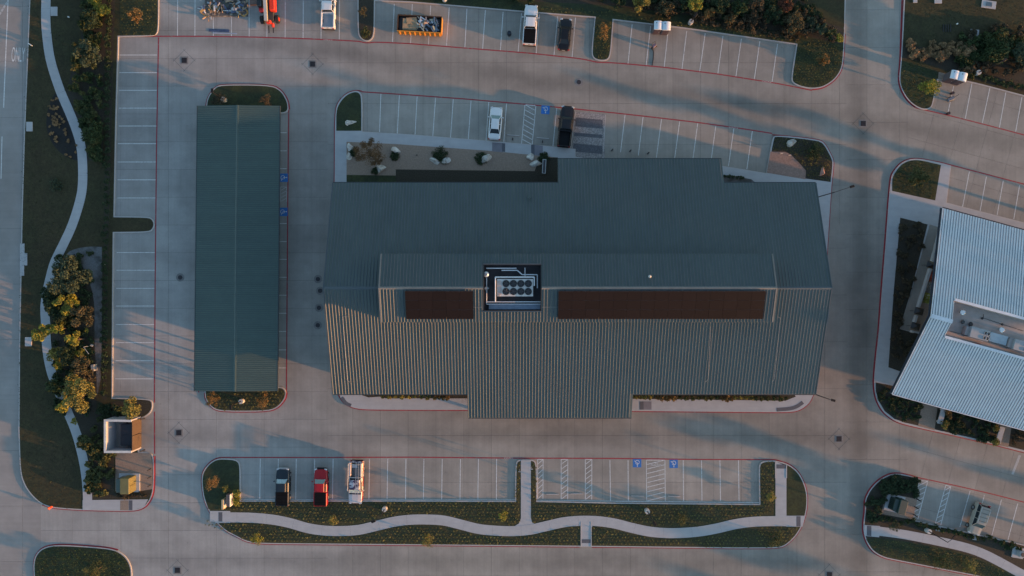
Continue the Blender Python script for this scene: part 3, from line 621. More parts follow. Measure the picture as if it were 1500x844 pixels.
while x < MX1:
    e = JN[2] if JN[0] <= x <= JN[1] else MYN
    y0 = QYN + .02 if QX0 + .1 < x < QX1 - .1 else .16
    if QX0 + .3 < x < QX1 - .3: y0 = QYN - .35
    rib(ribs_n, (x, y0, mz(y0)), (x, e, mz(e)), (1, 0, 0))
    e = JS[2] if JS[0] <= x <= JS[1] else MYS
    y0 = -.16 if not (QX0 + .3 < x < QX1 - .3) else QYS + .35
    rib(ribs_s, (x, y0, mz(y0)), (x, e, mz(e)), (1, 0, 0)); x += pitch
ribs_n.build('roof_seam', ribm, main, kind='stuff'); ribs_s.build('roof_seam', ribm, main, kind='stuff')
mb = MB()
for a, b in ((MX0, QX0 - .05), (QX1 + .05, MX1)): mb = MB(); mb.loft([[(x_, -.22, RZ - .03), (x_, -.02, RZ + .07), (x_, .02, RZ + .07), (x_, .22, RZ - .03)] for x_ in (a, b)]); mb.build('ridge_cap', ribm, main)
fasc = M('dark fascia', (.035, .045, .048), .5)
mb = MB(); g = .12
for a, b in (((MX0, MYN), (JN[0], MYN)), ((JN[0], JN[2]), (JN[1], JN[2])), ((JN[1], MYN), (MX1, MYN)), ((MX0, MYS), (JS[0], MYS)), ((JS[0], JS[2]), (JS[1], JS[2])), ((JS[1], MYS), (MX1, MYS))):
    sg = 1 if a[1] > 0 else -1; z = mz(a[1]); mb = MB(); mb.box(((a[0] + b[0]) / 2, a[1] + sg * .07, z - .11), (abs(b[0] - a[0]) - .01, .13, .15)); mb.build('gutter', fasc, main)
mb = MB()
for xx, sg in ((MX0, -1), (MX1, 1)):
    for ye in (MYN, MYS):
        a = Vector((xx + sg * .03, 0, RZ + .03)); b = Vector((xx + sg * .03, ye, mz(ye) + .03)); mb = MB(); mb.loft([[(p.x - .04, p.y, p.z - .24), (p.x + .04, p.y, p.z - .24), (p.x + .04, p.y, p.z + .05), (p.x - .04, p.y, p.z + .05)] for p in ((a, b) if ye < 0 else (b, a))]); mb.build('rake_trim', ribm, main)
# walls stand back under the eaves
IN = 1.45
def wall(root, a, b, z1, th=.25, m=brick, name='wall', z0=.14):
    a, b = Vector(a), Vector(b); d = b - a; mb = MB(); c = (a + b) / 2
    mb.box((c.x, c.y, (z0 + z1) / 2), (d.length, th, z1 - z0), rz=math.atan2(d.y, d.x)); return mb.build(name, m, root)
wx0, wx1, wyn, wys = MX0 + IN, MX1 - IN, MYN - IN, MYS + IN
for a, b in (((wx0, wyn), (JN[0] + 1, wyn)), ((JN[0] + 1, wyn), (JN[0] + 1, JN[2] - IN)), ((JN[0] + 1, JN[2] - IN), (JN[1] - 1, JN[2] - IN)), ((JN[1] - 1, JN[2] - IN), (JN[1] - 1, wyn)), ((JN[1] - 1, wyn), (wx1, wyn)),
             ((wx0, wys), (JS[0] + 1, wys)), ((JS[1] - 1, wys), (wx1, wys))):
    zt = mz(max(abs(a[1]), abs(b[1]))) - .24; w_ = wall(main, a, b, zt)
    d = Vector(b) - Vector(a); n = int(d.length // 3.6)
    if abs(d.y) > .1: continue
    sg = 1 if a[1] > 0 else -1
    for i in range(n):
        p = Vector(a) + d * (i + .5) / n; f = MB(); f.box((p.x, p.y + sg * .15, 1.75), (1.9, .08, 2.0)); fo = f.build('window', fasc, w_)
        f = MB(); f.box((p.x, p.y + sg * .20, 1.75), (1.72, .03, 1.82)); f.build('pane', winm, fo) if False else None
        f.build('window_pane', winm, w_)
# gable ends
for xx in (wx0, wx1):
    mb = MB(); th = .12
    pr = [(wys, .14), (wyn, .14), (wyn, mz(wyn) - .24), (0, RZ - .24), (wys, mz(wys) - .24)]
    mb.add([(xx - th, p[0], p[1]) for p in pr] + [(xx + th, p[0], p[1]) for p in pr], [(4, 3, 2, 1, 0), (5, 6, 7, 8, 9)] + [(i, (i + 1) % 5, 5 + (i + 1) % 5, 5 + i) for i in range(5)])
    gw = mb.build('gable_wall', brick, main)
    for yy in (-9, -4.5, 0, 4.5, 9):
        f = MB(); f.box((xx + (.15 if xx > 0 else -.15), yy, 1.75), (.08, 1.9, 2.0)); f.build('window', winm, gw)
mb = MB()
for cx_ in (JS[0] + .4, 1.2, 9.6, JS[1] - .4): mb = MB(); mb.box((cx_, JS[2] + .5, 1.95), (.35, .35, 3.6)); mb.build('porch_column', brick, main)
pass
wall(main, (JS[0] + 1, wys), (JS[1] - 1, wys), mz(wys) - .24, name='entrance_wall', m=winm)
# raised clerestory round the ridge, with a well cut through it
mb = MB()
for (x0, x1, y0, y1) in ((QX0, WX0, -QYN, QYN), (WX1, QX1, -QYN, QYN), (WX0, WX1, WYN, QYN), (WX0, WX1, QYS, WYS)):
    if y0 < 0 < y1:
        strip3(mb, [(x0, 0, QRZ), (x1, 0, QRZ), (x1, y1, qz(y1)), (x0, y1, qz(y1))], .16); strip3(mb, [(x1, 0, QRZ), (x0, 0, QRZ), (x0, y0, qz(y0)), (x1, y0, qz(y0))], .16)
    elif y0 > 0: strip3(mb, [(x0, y0, qz(y0)), (x1, y0, qz(y0)), (x1, y1, qz(y1)), (x0, y1, qz(y1))], .16)
    else: strip3(mb, [(x1, y1, qz(y1)), (x0, y1, qz(y1)), (x0, y0, qz(y0)), (x1, y0, qz(y0))], .16)
mb.build('clerestory_roof', roofm, main)
rb = MB(); x = QX0 + .05
while x < QX1:
    inw = WX0 - .1 < x < WX1 + .1
    a = WYN + .05 if inw else .16; rib(rb, (x, a, qz(a)), (x, QYN, qz(QYN)), (1, 0, 0))
    a = WYS - .05 if inw else -.16; rib(rb, (x, a, qz(a)), (x, QYS, qz(QYS)), (1, 0, 0)); x += pitch
rb.build('clerestory_seam', ribm, main, kind='stuff')
mb = MB()
for a, b in ((QX0, WX0 - .1), (WX1 + .1, QX1)): mb.loft([[(x_, -.2, QRZ - .02), (x_, -.03, QRZ + .07), (x_, .03, QRZ + .07), (x_, .2, QRZ - .02)] for x_ in (a, b)])
for xx, sg in ((QX0, -1), (QX1, 1)):
    for ye in (QYN, QYS):
        a, b = (xx + sg * .03, 0, QRZ), (xx + sg * .03, ye, qz(ye))
        if ye > 0: a, b = b, a
        mb.loft([[(p[0] - .09, p[1], p[2] - .2), (p[0] + .09, p[1], p[2] - .2), (p[0] + .09, p[1], p[2] + .08), (p[0] - .09, p[1], p[2] + .08)] for p in (a, b)])
mb.build('clerestory_trim', M('pale clerestory trim', (.17, .165, .15), .5), main)
cw = M('clerestory wall', (.10, .13, .135), .6, .06)
mb = MB(); q = .3
for yy in (QYN - q, QYS + q): mb.box(((QX0 + QX1) / 2, yy, (mz(yy) + qz(yy)) / 2 - .1), (QX1 - QX0 - 2 * q, .12, qz(yy) - mz(yy) - .1))
mb.build('clerestory_wall', cw, main)
mb = MB()
for xx in (QX0 + q, QX1 - q):
    pr = [(QYS + q, mz(QYS + q)), (0, RZ), (QYN - q, mz(QYN - q)), (QYN - q, qz(QYN - q) - .16), (0, QRZ - .16), (QYS + q, qz(QYS + q) - .16)]
    mb.add([(xx - .06, p[0], p[1]) for p in pr] + [(xx + .06, p[0], p[1]) for p in pr], [(5, 4, 3, 2, 1, 0), (6, 7, 8, 9, 10, 11)] + [(i, (i + 1) % 6, 6 + (i + 1) % 6, 6 + i) for i in range(6)]); mb.build('clerestory_end_wall', cw, main); mb = MB()
# the well: lined pit down to a deck. the main roof is cut by a lining that stands above it
wellm = M('dark well lining', (.02, .022, .026), .7, .1); deck = M('well deck', (.028, .026, .03), .8, .3, 1.2)
wz = RZ + .02
mb = MB(); mb.flat([(WX0, WYS), (WX1, WYS), (WX1, WYN), (WX0, WYN)], wz); mb.build('well_deck', deck, main)
mb = MB()
for (cx_, cy_, dx, dy) in ((WX0 - .04, 0, .08, WYN - WYS + .16), (WX1 + .04, 0, .08, WYN - WYS + .16), (0.05, WYN + .04, WX1 - WX0, .08), (0.05, WYS - .04, WX1 - WX0, .08)):
    top = QRZ + .05 if dx < 1 else qz(WYN) + .1
    if dx < 1:
        mb.box((cx_, .03, (wz + qz(3) - .1) / 2), (dx, dy, qz(3) - .1 - wz))
        for sy in (1, -1): mb.loft([[(cx_ - .04, y_, z0_), (cx_ + .04, y_, z0_), (cx_ + .04, y_, z1_), (cx_ - .04, y_, z1_)] for (y_, z0_, z1_) in (((0, qz(3) - .1, QRZ + .06), (3.05 * sy, qz(3) - .1, qz(3.05) + .06)) if sy < 0 else ((3.05, qz(3) - .1, qz(3.05) + .06), (0, qz(3) - .1, QRZ + .06)))])
    else: mb.box((cx_, cy_, (wz + top) / 2), (dx, dy, top - wz))
mb.build('well_lining', wellm, main)
mb = MB(); mb.box((.05, WYN + .14, qz(3.1) + .05), (WX1 - WX0 + .35, .12, .14)); mb.build('well_curb', ribm, main); mb = MB(); mb.box((.05, WYS - .14, qz(3.1) + .05), (WX1 - WX0 + .35, .12, .14)); mb.build('well_curb', ribm, main)
mb = MB(); mb.box((.35, WYS + .50, wz + .14), (6.9, .75, .24)); mb.build('duct_housing', M('blue grey duct', (.20, .25, .32), .5), main)
def W(px, py, z): k = (H - z) / H; return ((px - 750) / S * k, (422 - py) / S * k, z)
def wellpt(zx, zy, z): return W(695 + zx / 8.443, 375 + zy / 8.443, z)
zc = wz + .95
ch = thing('chiller', 'grey rooftop chiller with two rows of four black fans inside the roof well', 'chiller', (0, 0, wz))
ca, cb = wellpt(280, 285, zc), wellpt(725, 500, zc); cx_, cy_ = (ca[0] + cb[0]) / 2, (ca[1] + cb[1]) / 2
mb = MB(); mb.box((cx_, cy_, .45), (cb[0] - ca[0], ca[1] - cb[1], .85)); mb.build('cabinet', M('chiller cabinet', (.60, .575, .53), .5, .05), ch)
for i in range(8):
    p = wellpt(390 + (i % 4) * 92, 342 + (i // 4) * 98, zc)
    f = MB(); f.cyl((p[0], p[1], .93), .46, .12, 20); f.torus((p[0], p[1], .99), .45, .03, 20, 5)
    fo = f.build('fan_shroud', black, ch)
    f = MB()
    for a in range(5): f.box((p[0] + .2 * math.cos(a * 1.257), p[1] + .2 * math.sin(a * 1.257), 1.0), (.36, .12, .015), rz=a * 1.257, rx=.3)
    f.cyl((p[0], p[1], 1.0), .08, .05, 8); f.build('fan_blade', M('fan blade', (.03, .03, .035), .5), fo)
mb = MB(); mb.box((ca[0] + .32, cy_, .9), (.5, 1.9, .05)); mb.box((ca[0] + .2, cb[1] + .12, .95), (.3, .2, .12)); mb.build('control_panel', M('pinkish panel', (.40, .33, .30), .5), ch)
pipem = M('insulated pipe jacket', (.60, .62, .64), .4, .1, 3)
def rooftube(label, pts, r, m=pipem, cat='pipe', name='pipe'):
    mb = MB(); mb.path(pts, r, 8); o = mb.build(name, m); tag(o, label, cat); return o
zp = wz + .55
rooftube('straight pale pipe along the north side of the roof well', [wellpt(145, 152, zp), wellpt(520, 152, zp)], .075)
rooftube('pale pipe with a diagonal jog in the north-east of the roof well', [wellpt(335, 178, zp), wellpt(530, 178, zp), wellpt(590, 232, zp), wellpt(778, 232, zp), wellpt(778, 400, zp)], .075)
rooftube('thick pale pipe looping round the west and north of the chiller', [wellpt(258, 570, zc), wellpt(258, 262, zc), wellpt(740, 262, zc), wellpt(740, 370, zc)], .085)
rooftube('pale vertical pipe down the west side of the roof well below the round tank', [wellpt(150, 270, zp), wellpt(150, 590, zp)], .06)
rooftube('twin pale pipe running along the south side of the roof well', [wellpt(150, 568, zp), wellpt(818, 568, zp)], .06)
rooftube('lower pale pipe beside the long duct at the south side of the roof well', [wellpt(150, 596, zp - .05), wellpt(818, 596, zp - .05)], .05)
rooftube('short cross pipe between the two northern pipes of the roof well', [wellpt(625, 145, zp + .1), wellpt(625, 250, zp + .1)], .05)
t = thing('expansion_tank', 'round pale domed tank in the north-west corner of the roof well', 'tank', wellpt(148, 230, wz))
mb = MB(); mb.cyl((0, 0, .5), .38, 1.0, 16); mb.cyl((0, 0, 1.06), .38, .14, 16, r2=.18); mb.build('shell', galv, t); mb = MB(); mb.cyl((0, 0, 1.18), .06, .12, 8); mb.build('valve', trim, t)
t = thing('pump', 'grey pump body on the west pipe of the roof well', 'pump', wellpt(150, 400, wz)); mb = MB(); mb.cyl((0, 0, .45), .16, .9, 10); mb.box((0, 0, .62), (.5, .45, .16), rz=.78); mb.build('housing', greym, t); mb = MB(); mb.tube((-.35, 0, .62), (.35, 0, .62), .05); mb.build('flange', galv, t)

# solar arrays on the south slope of the clerestory
solm = M('brown black solar glass', (.015, .0095, .0085), .7, .04, .5, objrand=.08, spec=.12); solf = M('dark solar frame', (.05, .035, .03), .5)
def solar(label, x0, x1, n):
    ang = math.atan(SL); L = 3.95; yb = -(L * math.cos(ang)) - .32
    root = thing('solar_array', label, 'solar array', (0, 0, 0)); dz = .30; rows = 3
    pw, ph = (x1 - x0) / n, L / rows
    m = MB(); m.box((0, 0, 0), (pw - .022, ph - .022, .035)); me = m.mesh('solar_panel', solm)
    for i in range(n):
        for j in range(rows):
            d = .40 + (j + .5) * ph; y = -d * math.cos(ang); z = QRZ - d * math.sin(ang) + dz
            o = link('solar_panel', me, root, loc=(x0 + (i + .5) * pw, y, z)); o.rotation_euler = (ang, 0, 0)
    m = MB()
    for j in range(rows + 1):
        d = .42 + j * (ph - .015); m.box(((x0 + x1) / 2, -d * math.cos(ang), QRZ - d * math.sin(ang) + dz - .07), (x1 - x0, .06, .06))
    m.build('rail', galv, root); m = MB()
    for i in range(n + 1):
        for d in (.6, 4.1): m.box((x0 + .06 + i * (x1 - x0 - .12) / n, -d * math.cos(ang), QRZ - d * math.sin(ang) + dz / 2 - .05), (.05, .05, dz - .05))
    m.build('standoff', galv, root, kind='stuff')
solar('short brown-black solar array on the clerestory roof west of the chiller well', W(593, 440, 12.4)[0], W(693, 440, 12.4)[0], 5)
solar('long brown-black solar array on the clerestory roof east of the chiller well', W(818, 440, 12.4)[0], W(1122, 440, 12.4)[0], 15)
mb = MB(); p = W(776, 288, 7.0); mb.cyl((p[0], p[1], 6.55), .16, .7, 10); mb.cyl((p[0], p[1], 6.92), .24, .08, 10); tag(mb.build('roof_vent', roofm), 'small teal vent pipe on the north roof slope above the garden corner', 'roof vent')
mb = MB(); p = W(952, 405, 12.4); mb.cyl((p[0], p[1], 12.05), .13, .7, 10); mb.cyl((p[0], p[1], 12.42), .2, .1, 10, r2=.1); tag(mb.build('roof_vent', galv), 'small white capped vent on the clerestory slope north of the long solar array', 'roof vent')
def conduit(label, pts):
    P = [(W(x, y, z)) for x, y, z in pts]; mb = MB(); mb.path(P, .02, 5); tag(mb.build('roof_conduit', M('bright conduit', (.30, .30, .30), .5), kind=None), label, 'conduit')
def mzp(py):
    y = (422 - py) / S * .92; return mz(y) + .12
conduit('bright hooked conduit running down the west end of the south roof slope', [(510, 463, mzp(463)), (502, 464, mzp(464)), (503, 480, mzp(480)), (507, 530, mzp(530)), (509, 557, mzp(557)), (512, 560, mzp(560))])
conduit('thin conduit down the south roof slope below the east half of the long solar array', [(1041, 478, mzp(478)), (1039, 520, mzp(520)), (1037, 556, mzp(556)), (1033, 560, mzp(560))])
conduit('thin conduit down the south roof slope beyond the east end of the clerestory', [(1139, 464, mzp(464)), (1143, 466, mzp(466)), (1138, 520, mzp(520)), (1134, 556, mzp(556)), (1131, 560, mzp(560))])
conduit('straight bright conduit between the short solar array and the roof well', [(693, 450, 11.55), (707, 450, 11.55)])
conduit('straight bright conduit between the roof well and the long solar array', [(794, 450, 11.55), (818, 450, 11.55)])

# ---- carport --------------------------------------------------------------
cp = thing('carport', 'long green metal carport roof over two rows of stalls west of the main building', 'carport')
CZ, CR = 2.95, 3.3
def cpt(f, s):   # f 0..1 west-east , s 0..1 north-south
    z = CZ + (CR - CZ) * (1 - abs(2 * f - 1)); a = Vector(W(289, 155, CZ)[:2]); b = Vector(W(410, 155, CZ)[:2]); c = Vector(W(406.5, 573, CZ)[:2]); d = Vector(W(284.5, 573, CZ)[:2])
    p = a.lerp(b, f).lerp(d.lerp(c, f), s); return Vector((p.x, p.y, z))
mb = MB(); strip3(mb, [cpt(0, 1), cpt(.5, 1), cpt(.5, 0), cpt(0, 0)], .12); strip3(mb, [cpt(.5001, 1), cpt(1, 1), cpt(1, 0), cpt(.5001, 0)], .12); mb.build('roof', cpm, cp)
rb = MB(); n = 136; crib = M('carport seam', (.055, .090, .080), .5)
for i in range(n):
    s_ = (i + .5) / n
    for f0, f1 in ((0, .497), (.503, 1)): rib(rb, cpt(f0, s_), cpt(f1, s_), (0, 1, 0), .10, .03, .035)
rb.build('roof_seam', crib, cp, kind='stuff')
mb = MB(); a, b = cpt(.5, 0), cpt(.5, 1); mb.loft([[(p.x - .2, p.y, p.z - .01), (p.x - .03, p.y, p.z + .06), (p.x + .03, p.y, p.z + .06), (p.x + .2, p.y, p.z - .01)] for p in (b, a)]); mb.build('ridge_cap', cpm, cp)
mb = MB()
for f in (0, 1):
    a, b = cpt(f, 0), cpt(f, 1); mb = MB(); mb.loft([[(p.x - .06, p.y, p.z - .2), (p.x + .06, p.y, p.z - .2), (p.x + .06, p.y, p.z + .03), (p.x - .06, p.y, p.z + .03)] for p in (b, a)]); mb.build('gutter', fasc, cp)
for s_ in (.03, .155, .28, .405, .53, .655, .78, .905, .975):
    for f in (.30, .70):
        p = cpt(f, s_); m = MB(); m.box((p.x, p.y, p.z / 2 - .05), (.2, .2, p.z - .15)); m.build('post', black, cp)
    a, b = cpt(.02, s_), cpt(.98, s_); m = MB(); m.box(((a.x + b.x) / 2, a.y, CZ - .22), (b.x - a.x, .15, .25)); m.build('beam', black, cp)

# ---- east building ---------------------------------------------------------
eb = thing('east_building', 'pale galvanised roof building set at an angle on the east edge, with sunken rooftop well', 'building')
E0 = Vector((61.3, 11.35)); UA = R(-15.33); eu = Vector((math.cos(UA), math.sin(UA))); ev = Vector((math.sin(UA), -math.cos(UA))); EL = 46.0
def ez(v): return 5 + 4 * v / 15.7 if v < 15.7 else 9 - 4 * (v - 15.7) / 11.7
def EP(u, v, z=None): p = E0 + eu * u + ev * v; return Vector((p.x, p.y, ez(v) if z is None else z))
VW0, VW1, UW = 12.75, 17.75, 2.95
mb = MB()
def eq(u0, u1, v0, v1): strip3(mb, [EP(u0, v1), EP(u1, v1), EP(u1, v0), EP(u0, v0)], .2)
eq(0, EL, 0, VW0); eq(0, UW, VW0, 15.7); eq(0, UW, 15.7, VW1); eq(0, EL, VW1, 27.4)
mb.build('roof', eroof, eb)
rb = MB(); u = .1; sd3 = (eu.x, eu.y, 0)
while u < EL:
    if u < UW: rib(rb, EP(u, .02), EP(u, 15.55), sd3, .12, .05, .075); rib(rb, EP(u, 15.85), EP(u, 27.38), sd3, .12, .05, .075)
    else: rib(rb, EP(u, .02), EP(u, VW0 - .3), sd3, .12, .05, .075); rib(rb, EP(u, VW1 + .3), EP(u, 27.38), sd3, .12, .05, .075)
    u += .385
rb.build('roof_seam', M('galvanised seam', (.17, .21, .25), .45), eb, kind='stuff')
mb = MB(); tw = M('pale flashing', (.55, .6, .64), .45)
def ebar(u0, v0, u1, v1, w, h, z0=None, z1=None, dz=0):
    a, b = EP(u0, v0, z0), EP(u1, v1, z1); d = (b - a); s_ = Vector((-d.y, d.x, 0)).normalized() * w / 2; up = Vector((0, 0, 1))
    mb.loft([[p - s_ + up * (dz - .02), p + s_ + up * (dz - .02), p + s_ + up * (h + dz), p - s_ + up * (h + dz)] for p in (a, b)])
ebar(0, 15.7, UW, 15.7, .55, .1); ebar(UW, VW0 - .15, EL, VW0 - .15, .35, .14); ebar(UW, VW1 + .15, EL, VW1 + .15, .35, .14)
mb.build('flashing', tw, eb)
for q_ in ((-.06, 0, -.06, 15.7), (-.06, 15.7, -.06, 27.4), (0, 27.45, EL, 27.45)): mb = MB(); ebar(*q_, .1, .09); mb.build('rake_trim', tw, eb)
for q_ in ((-.22, 0, -.22, 15.7, .28, .02), (-.22, 15.7, -.22, 27.4, .28, .02), (0, -.12, EL, -.12, .2, .02)): mb = MB(); ebar(*q_, dz=-.17); mb.build('gutter', M('blue black gutter', (.015, .02, .03), .4), eb)
WZ = 7.0; mb = MB(); mb.flat([EP(UW, VW1).xy, EP(EL, VW1).xy, EP(EL, VW0).xy, EP(UW, VW0).xy], WZ); mb.build('well_deck', M('tan membrane deck', (.36, .32, .29), .85, .12, .8, streak=[(.3, 1.2, .08)]), eb)
mb = MB(); mb.box((*((EP(UW, VW0) + EP(UW, VW1)) / 2).xy, 7.6), (.1, VW1 - VW0, 1.2), rz=UA); mb.build('well_wall', M('red brown lining', (.22, .06, .035), .8), eb)
mb = MB()
for v in (VW0, VW1): c = (EP(UW, v) + EP(EL, v)) / 2; mb.box((c.x, c.y, (WZ + ez(v)) / 2 - .05), (EL - UW, .1, ez(v) - WZ - .1), rz=UA)
mb.build('well_wall', M('tan lining', (.33, .30, .27), .8), eb)
# walls of the east building
def ew(u0, v0, u1, v1, z1, m=brick):
    a, b = EP(u0, v0).xy, EP(u1, v1).xy; return wall(eb, a, b, z1, m=m)
for i, (a, b) in enumerate(((1.2, EL),)):
    n_ = ew(6.8, .9, EL, .9, 4.9); s__ = ew(6.8, 25.6, EL, 25.6, 4.9)
    for k in range(10):
        for v, wl in ((.72, n_), (25.78, s__)):
            p = EP(8.6 + k * 3.8, v, 2.1); f = MB(); f.box(p, (2.0, .06, 1.9), rz=UA); f.build('window', winm, wl)
mb = MB(); pr = [(.9, .14), (25.6, .14), (25.6, ez(25.6) - .24), (22.4, 6.6), (.9, ez(.9) - .24)]
A_ = [EP(6.8, p[0], p[1]) for p in pr]; B_ = [EP(7.05, p[0], p[1]) for p in pr]
mb.add(A_ + B_, [(0, 1, 2, 3, 4), (9, 8, 7, 6, 5)] + [((i + 1) % 5, i, 5 + i, 5 + (i + 1) % 5) for i in range(5)]); mb.build('gable_wall', brick, eb)
# rooftop equipment
def onwell(zx, zy, z): return W(1340 + zx / 8.44, 430 + zy / 8.44, z)
def hvac(label, c, d, fans, z=WZ):
    t = thing('air_conditioner', label, 'air conditioner', (c[0], c[1], z), UA); m = MB(); m.bbox((0, 0, d[2] / 2 + .1), d, .04); m.build('cabinet', greym, t)
    m = MB(); m.box((0, 0, .05), (d[0] + .15, d[1] + .15, .1)); m.build('curb', galv, t)
    for (fx, fy) in fans:
        m = MB(); m.cyl((fx, fy, d[2] + .12), .24, .08, 14); fo = m.build('fan', black, t); m = MB(); m.torus((fx, fy, d[2] + .16), .24, .025, 14, 4); m.build('guard', galv, fo)
    m = MB(); m.box((-d[0] / 2 - .25, 0, d[2] * .4), (.5, d[1] * .8, d[2] * .7)); m.build('intake_hood', M('hood metal', (.33, .29, .27), .5), t); return t
p = onwell(800, 500, 8.0); hvac('grey rooftop air conditioner with four small fans in the east building well', p, (2.6, 1.5, 1.0), ((.75, .3), (.75, -.35), (1.1, .3), (1.1, -.35)))
p = onwell(1320, 650, 8.0); hvac('rooftop air conditioner cut by the right picture edge', p, (2.2, 1.5, 1.0), ((.6, .3), (.6, -.35)))
p = onwell(1030, 560, 7.4); mb = MB(); mb.bbox((0, 0, .28), (2.5, 1.3, .45), .03); tag(mb.build('duct', M('pale duct', (.36, .42, .44), .5), loc=(p[0], p[1], WZ), rz=UA), 'wide pale flat duct between the two rooftop air conditioners', 'duct')
def rv(label, zx, zy, m, r=.16, h=.6):
    p = onwell(zx, zy, WZ + h); t = thing('roof_vent', label, 'roof vent', (p[0], p[1], WZ)); mb = MB(); mb.cyl((0, 0, h / 2), r * .6, h, 10); mb.build('stack', m, t); mb = MB(); mb.cyl((0, 0, h), r * 1.5, .1, 12, r2=r); mb.build('cap', m, t)
shiny = M('polished vent', (.75, .74, .70), .25, 0, 1, metal=.8)
rv('shiny turbine vent near the west end of the east building well', 600, 232, shiny, .26); rv('shiny turbine vent further east in the east building well', 1085, 450, shiny, .26)
rv('dark green-grey stub vent in the west of the east building well', 598, 352, M('dark vent', (.04, .05, .05), .6), .2, .3)
rv('black stub vent beside the first rooftop air conditioner', 695, 380, black, .22, .3)
rv('small black stub vent on the north pipe of the east building well', 838, 308, black, .12, .3); rv('small black stub vent beside the north pipe, above the second turbine vent', 1085, 383, black, .12, .3)
mb = MB(); mb.path([onwell(850, 255, WZ + .2), onwell(848, 305, WZ + .2), onwell(1345, 465, WZ + .2)], .035, 5); tag(mb.build('gas_pipe', black), 'thin dark pipe along the north side of the east building well', 'pipe')
mb = MB(); mb.path([onwell(435, 465, WZ + .15), onwell(650, 525, WZ + .15)], .03, 5); tag(mb.build('gas_pipe', black), 'thin dark pipe lying on the deck at the west end of the east building well', 'pipe')
mb = MB(); p = onwell(765, 618, WZ + .12); mb.box((p[0], p[1], WZ + .1), (1.1, .12, .1), rz=R(-6)); tag(mb.build('wood_block', M('red timber', (.28, .08, .06), .7)), 'short red-brown timber lying by the south lining of the east building well', 'timber')
# patio in front of the east building
mb = MB()
for a, b in (((1375, 335), (1362, 385)), ((1359.5, 394), (1342, 450)), ((1339.5, 462), (1336, 473)), ((1334, 484), (1333, 487))):
    P = GL([a, b]); ribbon(mb, P, .32, .14, z1=.75)
tag(mb.build('patio_wall', walk), 'low pale concrete patio wall west of the east building', 'wall')
def parasol(label, px, py):
    p = G(px, py, 2.5); t = thing('parasol', label, 'parasol', (p.x, p.y, .14), UA); m = MB(); m.cyl((0, 0, 1.2), .03, 2.4, 8); m.build('pole', black, t)
    m = MB(); m.loft([[(-.65, -.5, 2.3), (.65, -.5, 2.3), (.65, .5, 2.3), (-.65, .5, 2.3)], [(-.04, -.04, 2.7), (.04, -.04, 2.7), (.04, .04, 2.7), (-.04, .04, 2.7)]]); m.build('canopy', black, t)
parasol('black square parasol at the north end of the patio beside the pale wall', 1364.5, 388); parasol('black square parasol just south of the coloured mat on the patio', 1346.5, 456); parasol('southernmost black square parasol on the patio with a brown patch', 1341.5, 478)
t = thing('patio_mat', 'patterned outdoor mat in red, grey and yellow on the patio', 'mat', (*G(1362, 422).xy, .16), R(-16))
for (y, c, nm) in ((1.7, (.34, .06, .03), 'red mat'), (.0, (.16, .17, .17), 'grey mat'), (-1.6, (.20, .20, .03), 'yellow green mat')):
    m = MB(); m.box((0, y, 0), (1.2, 1.55, .02)); m.build('mat_section', M(nm, c, .8, .7, 2.2, col2=(.35, .33, .3), c2scale=2.5, c2lo=.55, c2hi=.62), t)
# ================================================================== VEHICLES
def paint(name, c, rough=.35): return M(name, c, rough, .04, 2, coat=.2, spec=.35)
def section(y, w, zb, zs, cr=.03, tuck=.12):
    h = [(w * .90, zb), (w, zb + .18), (w, zb + (zs - zb) * .55), (w * .965, zs - .07), (w - tuck, zs), (w * .42, zs + cr)]
    return [(x, y, z) for x, z in h] + [(-x, y, z) for x, z in reversed(h)]
def wheels(root, W_, ax, r=.36, tw=.24, xo=.0):
    for sx in (-1, 1):
        for y in ax:
            m = MB(); m.cyl((sx * (W_ / 2 - tw / 2 + .02 + xo), y, r), r, tw, 18, axis='X'); t = m.build('wheel', tyre, root)
            m = MB(); m.cyl((sx * (W_ / 2 + .03 + xo), y, r), r * .62, .03, 14, axis='X'); m.build('rim', rimm, t)
def cabin(root, y0, y1, y2, y3, wb, wr, zb, zr, pm, gm=glass, roofbar=None, thick=.05, rear_glass=None, div=()):
    """y0 front foot of the windscreen, y1 roof front, y2 roof back, y3 foot of the back light (front is +y)"""
    g = MB()
    def ring(y, w, z): return [(w, y, z), (-w, y, z)]
    v = [(wb, y0, zb), (-wb, y0, zb), (wr, y1, zr), (-wr, y1, zr), (wr, y2, zr), (-wr, y2, zr), (wb, y3, zb), (-wb, y3, zb)]
    def q(name, idx, m):
        mb = MB(); mb.add([v[i] for i in idx], [(0, 1, 2, 3)]); c = mb.build(name, m, root)
    q('windscreen', (0, 2, 3, 1), gm); q('rear_window', (6, 7, 5, 4), rear_glass or glass)
    q('side_window', (0, 6, 4, 2), glass); q('side_window', (1, 3, 5, 7), glass)
    m = MB(); c = .10
    m.loft([[(wr + .02, y, zr - .03), (wr - c * .4, y, zr + thick * .6), (wr * .5, y, zr + thick), (-wr * .5, y, zr + thick), (-wr + c * .4, y, zr + thick * .6), (-wr - .02, y, zr - .03)] for y in (y1 + .02, y1 - .12, y2 + .12, y2 - .02)])
    m.build('roof', pm, root)
    m = MB()
    for s in (-1, 1):
        for a, b in (((wb, y0, zb), (wr, y1, zr)), ((wr, y2, zr), (wb, y3, zb))): m.tube((s * a[0], a[1], a[2]), (s * b[0], b[1], b[2]), .045, 5)
        for d in div:
            yy = d; m.tube((s * (wb - .0), yy, zb), (s * wr, yy, zr), .04, 5)
    m.build('window_pillar', pm, root, kind='stuff')
